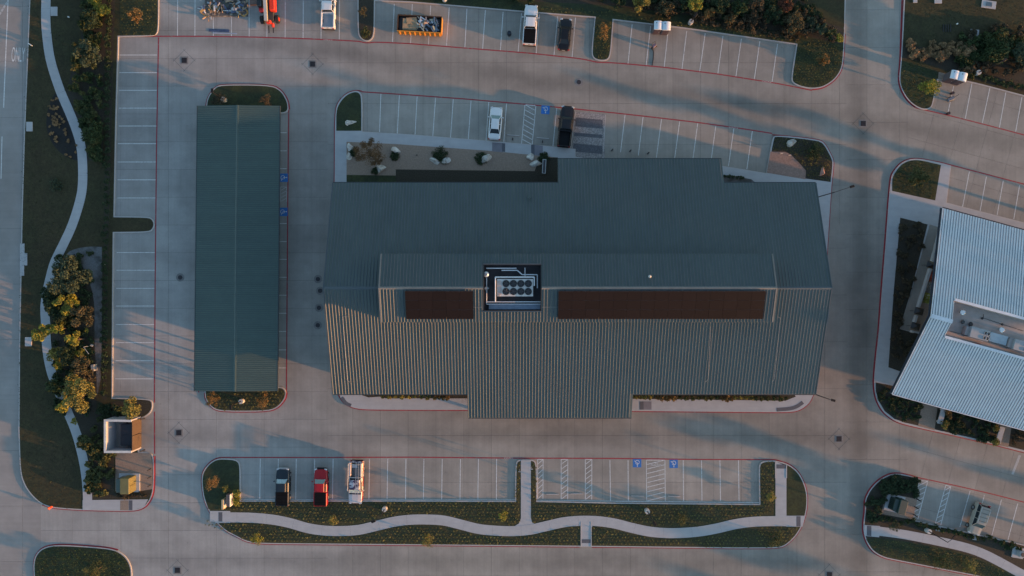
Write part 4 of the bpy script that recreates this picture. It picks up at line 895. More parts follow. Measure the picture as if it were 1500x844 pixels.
def lamps(root, L, w, z, zr=None):
    for s in (-1, 1):
        m = MB(); m.bbox((s * w * .74, L / 2 - .10, z), (w * .42, .22, .15), .04, rz=-s * .25); m.build('headlight', lampclr, root)
        m = MB(); m.bbox((s * w * .80, -L / 2 + .05, zr or z + .1), (w * .34, .14, .18), .03); m.build('tail_light', lampred, root)
def mirrors(root, y, w, z, pm):
    for s in (-1, 1): m = MB(); m.bbox((s * (w + .13), y, z), (.24, .14, .17), .04); m.build('mirror', pm, root)
def handles(root, ys, w, z, m_):
    for s in (-1, 1):
        for y in ys: m = MB(); m.box((s * (w + .015), y, z), (.03, .16, .03)); m.build('door_handle', m_, root)
def place(root, px0, px1):
    """put the vehicle's nose over plan point px0 and tail over px1"""
    a, b = G(*px0), G(*px1); c = (a + b) / 2; d = a - b; root.location = (c.x, c.y, 0.004); root.rotation_euler = (0, 0, math.atan2(d.y, d.x) - PI / 2)
def sedan(name, label, pm, p0, p1, L=4.75, W_=1.84, gm=glass, rear=None):
    r = thing(name, label, 'car'); w = W_ / 2; m = MB()
    st = [(L / 2, .70, .35, .55), (L / 2 - .10, .80, .25, .66), (L / 2 - .35, .88, .22, .74), (L * .26, .915, .2, .90), (L * .20, .92, .2, .95), (0, .92, .2, .97), (-L * .22, .92, .2, .99), (-L * .33, .90, .2, 1.02), (-L / 2 + .22, .86, .24, 1.0), (-L / 2 + .05, .78, .3, .92), (-L / 2, .70, .38, .75)]
    m.loft([section(y, a * w / .92, zb, zs) for y, a, zb, zs in st]); m.build('body', pm, r, smooth=False)
    cabin(r, L * .235, L * .10, -L * .20, -L * .36, w * .84, w * .62, .95, 1.40, pm, gm, rear_glass=rear, div=(-.25,))
    wheels(r, W_, (L * .30, -L * .30), .33, .22); lamps(r, L, w, .68, .82); mirrors(r, L * .17, w, 1.0, pm); handles(r, (.15, -.85), w, .82, pm)
    m = MB(); m.box((0, L / 2 - .02, .45), (1.1, .08, .22)); m.build('grille', trim, r)
    m = MB(); m.box((0, -L / 2 - .005, .62), (.5, .02, .14)); m.build('number_plate', M('plate', (.5, .5, .48), .5, 0), r); place(r, p0, p1); return r
def pickup(name, label, pm, p0, p1, L=5.9, W_=2.0, bedm=None, cover=False, gm=glass, chrome=False):
    r = thing(name, label, 'pickup truck'); w = W_ / 2; m = MB(); yb = -L * .115      # back of the cab
    st = [(L / 2, .60, .45, .85), (L / 2 - .12, .78, .35, 1.03), (L / 2 - .32, .90, .32, 1.10), (L / 2 - .7, .98, .32, 1.14), (L * .25, 1.0, .32, 1.18), (L * .20, 1.0, .32, 1.2), (yb, 1.0, .32, 1.22)]
    m.loft([section(y, a * w, zb, zs, .05, .1) for y, a, zb, zs in st]); m.build('body', pm, r)
    cabin(r, L * .235, L * .135, yb + .18, yb + .03, w * .87, w * .72, 1.18, 1.78, pm, gm, div=(.35,))
    b = MB(); y1 = -L / 2 + .12; cy = (yb + y1) / 2; ln = yb - y1
    for s in (-1, 1): b.bbox((s * (w - .09), cy, .82), (.18, ln, .92), .04)
    b.box((0, yb - .05, .85), (W_ - .36, .08, .8)); b.box((0, cy, .50), (W_ - .1, ln, .22)); b.build('bed_side', pm, r)
    m = MB(); m.box((0, cy, .64), (W_ - .38, ln - .12, .05)); bf = m.build('bed_floor', bedm or trim, r)
    if cover:
        m = MB()
        for k in range(4): m.box((0, y1 + ln * (k + .5) / 4, 1.29), (W_ - .30, ln / 4 - .03, .05))
        m.build('bed_cover', M('black vinyl cover', (.007, .007, .008), .8, spec=.1), r)
    m = MB(); m.bbox((0, y1 - .03, .88), (W_ - .1, .09, .78), .03); tg = m.build('tailgate', pm, r); m = MB(); m.box((0, y1 - .085, 1.05), (.3, .03, .1)); m.build('handle', trim, tg)
    m = MB(); m.bbox((0, -L / 2 + .02, .52), (W_ - .15, .16, .2), .03); m.build('bumper', galv if chrome else trim, r)
    m = MB(); m.bbox((0, L / 2 - .02, .58), (W_ - .55, .14, .26), .07); m.build('bumper', galv if chrome else trim, r)
    m = MB(); m.box((0, L / 2 - .02, .88), (1.15, .08, .3)); m.build('grille', galv if chrome else trim, r)
    for s in (-1, 1): m = MB(); m.box((s * (w - .02), .3, .36), (.16, 1.9, .06)); m.build('side_step', trim, r)
    wheels(r, W_, (L * .31, -L * .30), .40, .26); lamps(r, L, w * .98, .95, 1.0); mirrors(r, L * .17, w + .04, 1.25, pm); handles(r, (.45, -.35), w, 1.0, trim)
    if p0: place(r, p0, p1)
    return r
white = paint('white car paint', (.62, .64, .65)); blackp = paint('black car paint', (.006, .006, .008), .35); dgrey = paint('charcoal car paint', (.012, .012, .015), .35)
redc = paint('red car paint', (.32, .010, .015)); teal = paint('blue black car paint', (.015, .024, .032), .3); champ = paint('beige car paint', (.30, .275, .23))
pickup('pickup_truck', 'white pickup truck cut by the top picture edge beside the red lift', white, (484.2, -13), (482.6, 46), bedm=M('grey bed liner', (.30, .33, .36), .6))
pickup('pickup_truck', 'white pickup truck with brown-black slatted bed cover beside the black sedan', white, (778.3, 11), (774.7, 69.5), bedm=trim, cover=True)
sedan('parked_car', 'black sedan with red rear lamps in the north row', blackp, (828.8, 31), (824.8, 75), 4.7, 1.84)
sedan('parked_car', 'white sedan parked alone near the garden north of the main building', white, (727.6, 159), (724.0, 206), 4.85, 1.88, gm=M('teal windscreen', (.10, .19, .21), .12, 0))
pickup('pickup_truck', 'very dark grey pickup truck beside the patterned paver court', dgrey, (831.5, 158), (825.0, 217), 6.0, 2.03, gm=glass)
pickup('pickup_truck', 'blue-black pickup truck in the south row, nearest the corner island', teal, (417.4, 684), (416.6, 738), 5.5, 1.95, bedm=trim, cover=True, gm=M('pale windscreen', (.30, .40, .42), .12, .3, 4), chrome=True)
pickup('pickup_truck', 'bright red pickup truck with black bed cover in the south row', redc, (472.6, 684), (472.2, 738.5), 5.5, 1.95, bedm=trim, cover=True, gm=glassg)
# work truck with ladder rack, nose to the south
wrap = M('graphic wrapped paint', (.50, .48, .52), .35, .1, 2, col2=(.06, .045, .09), c2scale=1.1, c2lo=.47, c2hi=.50)
t = pickup('work_truck', 'white and dark work truck with open bed and ladder rack in the south row', M('grey white truck paint', (.42, .41, .43), .35, .1, 2), (522.6, 735), (524.2, 673), 6.3, 2.05, bedm=M('bed steel', (.20, .21, .21), .5), gm=M('mint windscreen', (.34, .45, .43), .12, .25, 4))
for ch_ in t.children:
    if ch_.name.startswith(('roof', 'bed_side', 'tailgate')): ch_.data.materials.clear(); ch_.data.materials.append(wrap)
m = MB()
for s in (-1, 1): m.tube((s * .95, -3.0, 2.0), (s * .95, 1.0, 2.0), .045); [m.tube((s * .95, y, 1.1), (s * .95, y, 2.0), .04) for y in (-2.9, -1.0)]
for y in (-2.9, -1.0, 1.0): m.tube((-.95, y, 2.0), (.95, y, 2.0), .04)
m.build('ladder_rack', M('rack paint', (.55, .5, .45), .4), t)
for s in (-1, 1): m = MB(); m.bbox((s * .82, -2.0, 1.3), (.3, 2.0, .35), .03); m.build('tool_box', M('tool box paint', (.5, .42, .40), .4), t)
m = MB(); m.box((.2, -2.4, .95), (.8, .45, .4)); m.build('cargo_box', galv, t)
for (y_, l_, c_) in ((1.9, 1.5, 'truck red'), (-.1, 1.3, 'truck red'), (-2.2, 1.6, 'truck salmon')):
    m = MB(); m.box((-1.04, y_, .92), (.05, l_, .34)); m.build('side_stripe', M(c_, (.42, .04, .03) if c_ == 'truck red' else (.45, .20, .13), .4), t)
for s in (-1, 1): m = MB(); m.box((s * .97, .5, 1.5), (.05, 1.5, .4)); m.build('window_visor', trim, t)
m = MB(); m.box((0, 1.62, 1.22), (1.7, .16, .05)); m.build('cowl', trim, t)
lad = thing('ladder', 'long aluminium ladder lying on the rack of the work truck', 'ladder', t.location + Vector((0, 0, 2.1)), t.rotation_euler[2])
for x in (-.58, -.22): m = MB(); m.box((x, -.9, 0), (.05, 4.6, .07)); m.build('rail', galv, lad)
m = MB()
for k in range(15): m.tube((-.58, -3.1 + k * .31, 0), (-.22, -3.1 + k * .31, 0), .018)
m.build('rung', galv, lad, kind='stuff')
# beige suv
r = thing('parked_suv', 'beige estate SUV with roof rack, parked at an angle in the southeast row', 'suv'); L, W_ = 4.7, 1.84; w = W_ / 2; m = MB()
st = [(L / 2, .78, .4, .70), (L / 2 - .1, .88, .3, .88), (L / 2 - .35, .95, .28, .98), (L * .27, 1.0, .28, 1.05), (L * .2, 1.0, .28, 1.08), (-L / 2 + .25, 1.0, .28, 1.10), (-L / 2 + .05, .95, .32, 1.08), (-L / 2, .85, .4, .9)]
m.loft([section(y, a * w, zb, zs, .04, .08) for y, a, zb, zs in st]); m.build('body', champ, r)
cabin(r, L * .25, L * .12, -L / 2 + .35, -L / 2 + .10, w * .90, w * .78, 1.07, 1.66, champ, M('grey windscreen', (.05, .09, .10), .12), div=(-.1, -1.1))
wheels(r, W_, (L * .30, -L * .29), .36, .24, .03); lamps(r, L, w, .82, 1.2); mirrors(r, L * .2, w, 1.15, champ); handles(r, (.4, -.6), w, .95, champ)
for s in (-1, 1): m = MB(); m.tube((s * .66, .3, 1.78), (s * .66, -1.9, 1.78), .025); m.build('roof_rail', galv, r)
for y in (.1, -.5, -1.1, -1.7): m = MB(); m.tube((-.66, y, 1.78), (.66, y, 1.78), .02); m.build('cross_bar', trim, r)
m = MB(); m.bbox((0, L / 2, .5), (1.6, .12, .25), .04); m.bbox((0, -L / 2, .5), (1.6, .12, .25), .04); m.build('bumper', champ, r); place(r, (1420.5, 780), (1435, 735))

# boom lift / telehandler
tr = M('red machine paint', (.55, .035, .012), .4, .1, 2); cr_ = M('cream boom', (.42, .42, .40), .45, .1, 2)
p = G(397, 14); t = thing('telehandler', 'red telehandler with long pale boom, cut by the top picture edge', 'telehandler', (p.x, p.y, 0), R(2))
m = MB(); m.bbox((0, .2, .95), (1.5, 4.6, .5), .06); m.build('chassis', M('dark machine frame', (.05, .045, .04), .6), t)
m = MB(); m.bbox((.72, .1, 1.35), (.85, 1.9, .9), .12); m.build('engine_cover', tr, t)
m = MB(); m.bbox((-.95, .1, 1.2), (.7, 1.9, .8), .06); m.build('cab_base', M('maroon machine paint', (.22, .02, .03), .4), t)
m = MB(); m.bbox((-.95, .25, 1.95), (.68, 1.35, .8), .08); m.build('cab', glass, t)
m = MB(); m.box((-.08, .7, 2.25), (.42, 6.4, .4), rx=.05); bo = m.build('boom', cr_, t); m = MB(); m.box((.17, .2, 2.3), (.08, 5.6, .14), rx=.05); m.build('hose_cover', M('yellowish strip', (.60, .50, .30), .5), bo)
m = MB(); m.bbox((.05, -2.4, 1.4), (.7, .5, .5), .1); m.bbox((.5, -2.7, .95), (.35, .6, .4), .1); m.build('fork_carriage', tr, t)
for x in (-.3, .35): m = MB(); m.box((x, -3.1, .35), (.12, 1.1, .06)); m.build('fork', black, t)
for s in (-1, 1):
    for y in (-1.75, 1.9):
        m = MB(); m.cyl((s * 1.12, y, .6), .6, .42, 18, axis='X'); wv = m.build('wheel', tyre, t); m = MB(); m.cyl((s * 1.33, y, .6), .3, .06, 12, axis='X'); m.build('rim', tr, wv)
# roll-off dumpster
p = G(616.5, 40.5); yel = M('orange yellow skip paint', (.50, .22, .025), .5, .12, 2); t = thing('roll_off_skip', 'orange-yellow roll-off skip heaped with broken timber in the north row', 'skip', (p.x, p.y, 0), R(-3))
SX, SY, SZ = 6.5, 2.35, 1.45
for (c, d, nm) in (((0, -SY / 2, .85), (SX, .09, SZ - .2), 'side_wall'), ((0, SY / 2, .85), (SX, .09, SZ - .2), 'side_wall'), ((SX / 2, 0, .85), (.09, SY - .1, SZ - .2), 'end_wall'), ((-SX / 2, 0, .85), (.09, SY - .1, SZ - .2), 'end_wall')):
    m = MB(); m.box(c, d); m.build(nm, yel, t)
m = MB(); m.box((0, 0, .2), (SX, SY, .14)); m.build('floor', trim, t)
m = MB(); [m.box((0, s * (SY / 2 - .06), .88), (SX - .12, .02, SZ - .3)) for s in (-1, 1)]; [m.box((s * (SX / 2 - .06), 0, .88), (.02, SY - .2, SZ - .3)) for s in (-1, 1)]; m.build('dark_lining', M('dark skip lining', (.035, .022, .016), .9, .3, 2), t, kind='stuff')  # thin dark lining added so the sunlit inner faces stay dark
m = MB()
for s in (-1, 1): m = MB(); m.box((0, s * SY / 2, SZ + .03), (SX + .06, .10, .08)); m.build('rim', yel if s < 0 else MATS['dark skip lining'], t); m = MB(); m.box((s * SX / 2, 0, SZ + .035), (.10, SY - .11, .08)); m.build('rim', yel if s > 0 else MATS['dark skip lining'], t)  # north and west rims coloured dark to take away their sunlit brightness
for i in range(9):
    for s in (-1, 1): m = MB(); m.box((-SX / 2 + .3 + i * (SX - .6) / 8, s * (SY / 2 + .1), .8), (.12, .14, 1.2)); m.build('stiffener', yel, t)
rub = [M('pale broken board', (.45, .38, .30), .8, .2, 2), M('blue grey plastic', (.12, .15, .20), .6, .3, 3), M('tan plywood', (.27, .20, .12), .8, .2, 2), M('dark rubble', (.03, .028, .03), .9), M('green grey sheet', (.20, .25, .22), .7, .2), M('orange scrap', (.5, .18, .06), .7), M('white scrap', (.52, .54, .58), .7)]
random.seed(11); rb = thing('timber_debris', 'heap of broken boards, plywood and blue plastic inside the orange-yellow skip', 'debris', (p.x, p.y, .3), R(-3))
m = MB(); m.bbox((0, 0, .45), (6.25, 2.12, .85), .15); m.build('rubble_fill', rub[3], rb)
m = MB(); m.box((-1.45, -.1, .98), (2.1, 1.6, .10), rx=.08, ry=.05); m.build('plywood_sheet', rub[2], rb); m = MB(); m.box((-1.2, .45, 1.06), (1.5, .9, .05), rz=.15, ry=.1); m.build('plywood_sheet', rub[2], rb)
for i in range(46):
    x = random.uniform(-.5, 1.0) if i < 22 else random.uniform(.8, 2.7); y = random.uniform(-.85, .85); k = random.choice([0, 0, 5, 6, 4]) if i < 22 else random.choice([1, 1, 6, 1, 4])
    m = MB(); m.box((0, 0, 0), (random.uniform(.35, 1.1), random.uniform(.08, .3), .05)); o = m.build('broken_board', rub[k], rb); o.location = (x, y, random.uniform(.85, 1.25)); o.rotation_euler = (random.uniform(-.4, .4), random.uniform(-.4, .4), random.uniform(0, PI))
# dark barrel
p = G(746, 51); t = thing('barrel', 'small blue-black barrel standing alone in the north row', 'barrel', (p.x, p.y, 0)); m = MB(); m.cyl((0, 0, .42), .28, .84, 14); m.build('drum', M('blue black plastic', (.012, .02, .035), .5), t); m = MB(); m.torus((0, 0, .84), .27, .03, 14, 5); m.torus((0, 0, .4), .285, .02, 14, 5); m.build('hoop', trim, t)
# scrap heap at the top left of the north row
random.seed(5)
def item(name, label, cat, px, py, size, mt, rz=0, z=0, round_=False):
    q = G(px, py); m = MB()
    if round_: m.torus((0, 0, size[2]), size[0], size[1], 16, 6); m.torus((0, 0, size[2] * 2.4), size[0] * .92, size[1], 16, 6)
    else: m.bbox((0, 0, size[2] / 2), size, .02)
    return tag(m.build(name, mt, loc=(q.x, q.y, z), rz=rz), label, cat)
item('cardboard_box', 'tan cardboard box in the scrap pile left of the red lift', 'box', 318, 13, (.85, .8, .6), M('cardboard', (.30, .19, .09), .8), .1)
item('cable_coil', 'yellow-brown coil of hose at the east end of the scrap pile', 'hose coil', 358, 19, (.55, .09, .10), M('yellow hose', (.42, .24, .08), .6), round_=True)
item('plastic_pipe', 'straight shiny white pipe across the middle of the scrap pile', 'pipe', 337, 17.5, (1.9, .1, .1), M('white pvc', (.6, .64, .66), .4), R(-3), .35)
item('timber_offcut', 'bright yellow-orange timber offcut at the southwest corner of the scrap pile', 'timber', 299, 22, (1.3, .16, .12), M('yellow timber', (.55, .28, .07), .7), R(-35), .1)
item('tarpaulin_roll', 'dark grey-green rolled tarpaulin in the middle of the scrap pile', 'tarpaulin', 336, 8, (1.9, 1.0, .35), M('grey green tarpaulin', (.07, .08, .07), .7, .3, 2), R(-4))
item('plastic_sheet', 'flat crumpled blue plastic sheet lying south of the scrap pile', 'plastic sheet', 321, 45, (3.1, .42, .05), M('blue plastic', (.04, .065, .13), .5, .4, 1.2, streak=[(.4, 3, .5)]), R(-2), .003)
item('plastic_sheet', 'thin pale plastic strip along the south edge of the blue sheet', 'plastic sheet', 330, 49, (3.6, .16, .03), M('pale blue plastic', (.28, .32, .40), .5), R(-2), .003)
item('crate', 'maroon-brown crate between the scrap pile and the red lift', 'crate', 373, 4, (1.2, .9, .5), M('brown crate', (.16, .10, .08), .8))
sp = thing('scrap_pile', 'tangled scrap pile of timber, pipes and site rubbish at the top left', 'scrap pile', (*G(330, 14).xy, 0))
base = MB(); base.bbox((.2, .3, .12), (6.4, 2.8, .2), .08); base.build('rubble_base', M('scrap mix', (.10, .095, .09), .9, .5, 3, col2=(.30, .26, .2), c2scale=2.2, c2lo=.52, c2hi=.58), sp)
sm = [M('scrap timber', (.30, .22, .15), .8, .3, 2), M('dark scrap', (.03, .03, .04), .6), M('blue scrap', (.07, .10, .18), .5), M('metal scrap', (.35, .37, .38), .4), M('white scrap', (.52, .54, .58), .7), M('gold scrap', (.45, .26, .08), .6)]
for i in range(110):
    m = MB(); x = random.uniform(-3.4, 3.3); y = random.uniform(-1.4, 1.9)
    if x > -2 and y < -.8: y += .8
    if random.random() < .3: m.tube((-random.uniform(.3, .9), 0, 0), (random.uniform(.3, .9), 0, 0), random.uniform(.02, .06), 6)
    else: m.box((0, 0, 0), (random.uniform(.2, 1.1), random.uniform(.06, .35), random.uniform(.03, .2)))
    o = m.build('scrap_piece', random.choice(sm if x < -.8 or x > 2 else sm[:4] + sm[:1]), sp); o.location = (x, y, random.uniform(.15, .75)); o.rotation_euler = (random.uniform(-.3, .3), random.uniform(-.5, .5), random.uniform(0, PI))
# twin portable toilets
def toilet(label, px, py, rz, wv, half):
    q = G(px, py); t = thing('portable_toilet', label, 'portable toilet', (q.x, q.y, 0), rz); m = MB(); m.bbox((0, 0, 1.02), (1.14, 1.14, 1.9), .03); m.build('body', M('dark toilet wall', (.10, .09, .10), .6) , t)
    m = MB(); n = 9; rr = []
    for i in range(n): a = -1 + 2 * i / (n - 1); rr.append((a * .6, 2.0 + .34 * math.sqrt(max(0, 1 - a * a * .92)) - .1))
    m.loft([[(x, y, z) for x, z in rr] + [(.6, y, 1.96), (-.6, y, 1.96)] for y in (.62, -.62)]); m.build('roof', wv, t)
    m = MB(); m.box((0, -.585, 1.0), (.8, .03, 1.75)); d = m.build('door', M('toilet door', (.07, .05, .06), .5), t); m = MB(); m.box((.3, -.61, 1.0), (.05, .04, .18)); m.build('handle', galv, d)
    m = MB(); m.cyl((-.3, .3, 2.28), .05, .16, 8); m.build('vent_pipe', trim, t)
tw1 = M('white translucent roof', (.62, .68, .72), .4, .05)
toilet('white-roofed portable toilet on the west of the pair in the north row', 960, 45, R(-3), tw1, 0); toilet('white-roofed portable toilet on the east of the pair in the north row', 972, 46, R(-3), tw1, 0)
toilet('white-roofed portable toilet on the west of the pair beside the yellow-green tree', 1386, 116, R(-14), tw1, 0); toilet('white-roofed portable toilet on the east of the pair beside the yellow-green tree', 1397.5, 119, R(-14), tw1, 0)
# hand mixer / pressure washer with hose
q = G(957, 69); t = thing('pressure_washer', 'small dark wheeled machine with a hose, south of the white-roofed toilets', 'machine', (q.x, q.y, 0), .6)
m = MB(); m.bbox((0, 0, .55), (.6, .45, .35), .05); m.build('engine', M('machine mix', (.16, .12, .16), .5), t); m = MB(); [m.tube((sx * .3, -.25, .1), (sx * .3, .35, 1.15), .025) for sx in (-1, 1)]; m.tube((-.3, .35, 1.15), (.3, .35, 1.15), .025); m.build('handle_frame', black, t)
for s in (-1, 1): m = MB(); m.cyl((s * .36, -.1, .2), .2, .09, 14, axis='X'); m.build('wheel', tyre, t)
m = MB(); P = [G(x, y, .03) for x, y in ((956.5, 72), (957.5, 78), (957, 86), (955.5, 96))]; m.path(P, .05, 6); tag(m.build('hose', black), 'black hose running south from the small dark machine to the red line', 'hose')
q = G(1390.5, 146); t = thing('site_cart', 'grey low cart on the stall south of the northeast portable toilets', 'cart', (q.x, q.y, 0), R(25)); m = MB(); m.bbox((0, 0, .4), (1.1, .5, .3), .05); m.build('tray', M('cart grey', (.10, .12, .15), .5), t); m = MB(); m.tube((.5, 0, .4), (1.0, .1, .9), .03); m.build('handle', black, t)
for s in (-1, 1): m = MB(); m.cyl((0, s * .3, .2), .2, .08, 12, axis='Y'); m.build('wheel', tyre, t)
for (x, y, lb) in ((1393, 137.5, 'dark bucket on the stall line just south of the northeast portable toilets'), (1387, 167, 'dark reddish bucket on the red line south of the northeast portable toilets')):
    q = G(x, y); t = thing('bucket', lb, 'bucket', (q.x, q.y, 0)); m = MB(); m.cyl((0, 0, .25), .16, .5, 12, r2=.22); m.build('pail', M('dark bucket', (.04, .02, .025), .6), t); m = MB(); m.torus((0, 0, .5), .21, .02, 12, 5); m.build('rim', trim, t)

# ================================================================== STREET FURNITURE
for (x, y, lb) in ((258, 0, 0),): pass
def lamppost(label, px, py, az, hgt=6.2, arm=1.0, base=True):
    q = G(px, py); t = thing('street_lamp', label, 'street lamp', (q.x, q.y, .12), az, 'car park lamp posts')
    if base: m = MB(); m.cyl((0, 0, .38), .36, .76, 16); m.build('concrete_base', M('pale lamp base', (.46, .45, .42), .8, .1, 3), t)
    m = MB(); m.cyl((0, 0, hgt / 2 + .35), .085, hgt - .7, 8, r2=.055); m.build('pole', black, t)
    m = MB(); m.tube((0, 0, hgt - .05), (arm, 0, hgt + .05), .04, 6); m.build('arm', black, t); m = MB(); m.bbox((arm + .2, 0, hgt + .05), (.62, .34, .12), .03); h = m.build('lamp_head', trim, t); m = MB(); m.box((arm + .2, 0, hgt - .02), (.5, .26, .02)); m.build('lens', lampclr, h)
lamppost('lamp post with round pale base in the carport north island', 330, 147.5, R(90), .9 + 3.4, .01)
lamppost('lamp post with round pale base in the carport south island', 356, 587, R(-90), .9 + 3.4, .01)
lamppost('lamp post with round pale base south of the work truck, in the planted island', 564.5, 744, R(200), 5.0, .6)
lamppost('lamp post with round pale base in the east half of the south island', 947, 747, R(-60), 4.6, .3)
lamppost('black lamp post with long arm over the southeast island footpath', 1356.5, 776, R(40), 5.0, 1.0)
lamppost('lamp post with pale base north of the orange-yellow skip', 651.5, 1, R(-90), 4.5, .5)
lamppost('lamp post with pale base in the bed north of the portable toilets', 1010.5, 34.5, R(-120), 3.8, .2)
lamppost('lamp post with pale base in the mulch behind the northeast stalls', 1428.5, 108.5, R(30), 5.0, .6)
lamppost('tall lamp post whose long arm reaches over the drive at the northeast building corner', 1191, 291, R(18), 6.8, 2.3, base=False)
lamppost('lamp post with short arm at the southeast corner of the main building', 1192, 577, R(-15), 5.0, .3, base=False)
# bent sign frame by the west trees
q = G(136, 506); t = thing('street_lamp', 'small angled lamp on a bent white arm beside the west trees', 'street lamp', (q.x, q.y, .12)); m = MB(); m.cyl((0, 0, .12), .18, .25, 12); m.build('concrete_base', M('pale lamp base', (.55, .54, .51), .8), t)
m = MB(); m.path([(-.05, 0, .2), (-.3, -.1, 1.6), (.5, -1.1, 1.7)], .04); m.build('bent_arm', galv, t)
q = G(141, 538); t = thing('utility_cabinet', 'small grey cabinet at the east edge of the west tree bed', 'cabinet', (q.x, q.y, .16), R(4)); m = MB(); m.bbox((0, 0, .4), (.45, .95, .8), .03); m.build('housing', greym, t); m = MB(); m.box((.235, 0, .4), (.02, .8, .6)); m.build('door', galv, t)
m = MB(); m.tube((*G(119, 544).xy, .5), (*G(131, 542).xy, 1.0), .05); tag(m.build('fallen_branch', M('pale wood', (.45, .38, .28), .8)), 'pale bare branch lying across the west tree bed', 'branch')

# bollards
bm = M('dark bollard', (.03, .03, .035), .6); lbls = []
for (x, y, lb) in ((212, 613, 'dark bollard at the north gate post of the bin enclosure'), (212, 659, 'dark bollard at the south gate post of the bin enclosure'), (222, 686.5, 'northernmost of the three dark bollards beside the yellow transformer'), (222, 698, 'middle of the three dark bollards beside the yellow transformer'), (222, 710, 'southernmost of the three dark bollards beside the yellow transformer'),
                   (1342, 730.5, 'northernmost of the three dark bollards by the green transformer'), (1339, 742, 'middle of the three dark bollards by the green transformer'), (1337, 753, 'southernmost of the three dark bollards by the green transformer'),
                   (751, 205, 'black bollard south of the stall east of the white sedan'), (794.5, 208.5, 'black bollard south of the blue access symbol stall north of the building'), (922.5, 222, 'black bollard east of the paver court, the western of two'), (948.5, 225.5, 'black bollard east of the paver court, the eastern of two'), (611, 228, 'small black bollard light alone in the tan garden'), (896, 221, 'black bollard at the east edge of the paver court')):
    q = G(x, y); t = thing('bollard', lb, 'bollard', (q.x, q.y, .0), 0, 'bollards on the site'); hh = .5 if x == 611 else 1.15; m = MB(); m.cyl((0, 0, hh / 2), .09, hh, 10); m.build('post', bm, t); m = MB(); m.cyl((0, 0, hh + .03), .09, .07, 10, r2=.03); m.build('cap', bm, t)
# wheel stops
for (x, y, a, lb) in ((752, 198.5, -5, 'wheel stop in the stall east of the white sedan'), (795, 202.5, -5, 'wheel stop in the access stall beside the dark pickup truck'), (809.5, 724, 0, 'wheel stop east of the first narrow hatched strip in the south row'), (844.5, 723.3, 0, 'wheel stop between the second and third narrow hatched strips'),
                      (934, 726.5, -1, 'wheel stop in the access stall west of the wide hatched aisle'), (987.5, 727, -1, 'wheel stop in the access stall east of the wide hatched aisle')):
    q = G(x, y); m = MB(); m.loft([[(xx, -.08, 0), (xx, -.05, .1), (xx, .05, .1), (xx, .08, 0)] for xx in (.92, -.92)]); tag(m.build('wheel_stop', kerbc, loc=(q.x, q.y, .002), rz=R(a)), lb, 'wheel stop', 'concrete wheel stops')
# drains and manholes
grate = M('dark iron grate', (.025, .022, .028), .6, .2, 8)
for (x, y, lb) in ((270, 88.5, 'square storm drain grate south of the scrap pile drive, northwest corner'), (458, 94, 'square storm drain grate in the north drive'), (1264.5, 181, 'square storm drain grate in the east drive north of the building'), (262, 634, 'square storm drain grate east of the bin enclosure'), (1229, 643, 'square storm drain grate in the drive southeast of the main building'), (260, 835.5, 'square storm drain grate east of the southwest island'), (1215, 842, 'square storm drain grate at the bottom picture edge')):
    q = G(x, y); t = thing('drain_grate', lb, 'drain', (q.x, q.y, 0)); [MB.build((lambda m: (m.box((0, 0, 0), (2.6, .03, .006)), m)[1])(MB()), 'collar_joint', joint, t, loc=(1.06 * math.cos(a) * 1.0, 1.06 * math.sin(a), .004), rz=a + PI / 2) for a in (PI / 4, 3 * PI / 4, 5 * PI / 4, 7 * PI / 4)]; m = MB(); m.box((0, 0, .008), (1.15, 1.15, .012)); m.build('concrete_collar', M('stained collar', (.17, .165, .16), .9, .2, 2), t, ) ; m = MB(); m.box((0, 0, .018), (.78, .78, .012)); m.build('sump', M('sump black', (.008, .008, .01), .9), t)
    m = MB(); [m.box((-.34 + k * .113, 0, .03), (.05, .76, .012)) for k in range(7)]; m.build('bar', grate, t, kind='stuff')
for (x, y, lb) in ((848, 120.5, 'round manhole cover in the north drive'), (264, 406.5, 'round manhole cover in the drive west of the carport'), (465.8, 409, 'northernmost of the four manhole covers west of the main building'), (469, 426, 'second manhole cover from the north, west of the main building'), (467.3, 451, 'third manhole cover from the north, west of the main building'), (465.6, 476.6, 'southernmost of the four manhole covers west of the main building'), (35, 380.5, 'round manhole cover in the kerb inlet of the public road')):
    q = G(x, y); z0 = .14 if x < 40 else 0; t = thing('manhole_cover', lb, 'manhole cover', (q.x, q.y, z0)); m = MB(); m.cyl((0, 0, .005), .62, .012, 20); m.build('concrete_collar', MATS['stained collar'], t); m = MB(); m.cyl((0, 0, .02), .33, .025, 18); m.build('lid', grate, t); m = MB(); m.torus((0, 0, .03), .3, .012, 16, 4); m.build('rim', trim, t)
t = thing('kerb_inlet', None, None, kind='structure'); m = MB(); m.prism(GL([(30.3, 357), (37, 357), (37, 371), (41, 371), (41, 389), (36.5, 389), (36.5, 404), (30.3, 404)]), 0, .175); m.build('inlet_slab', walk, t)
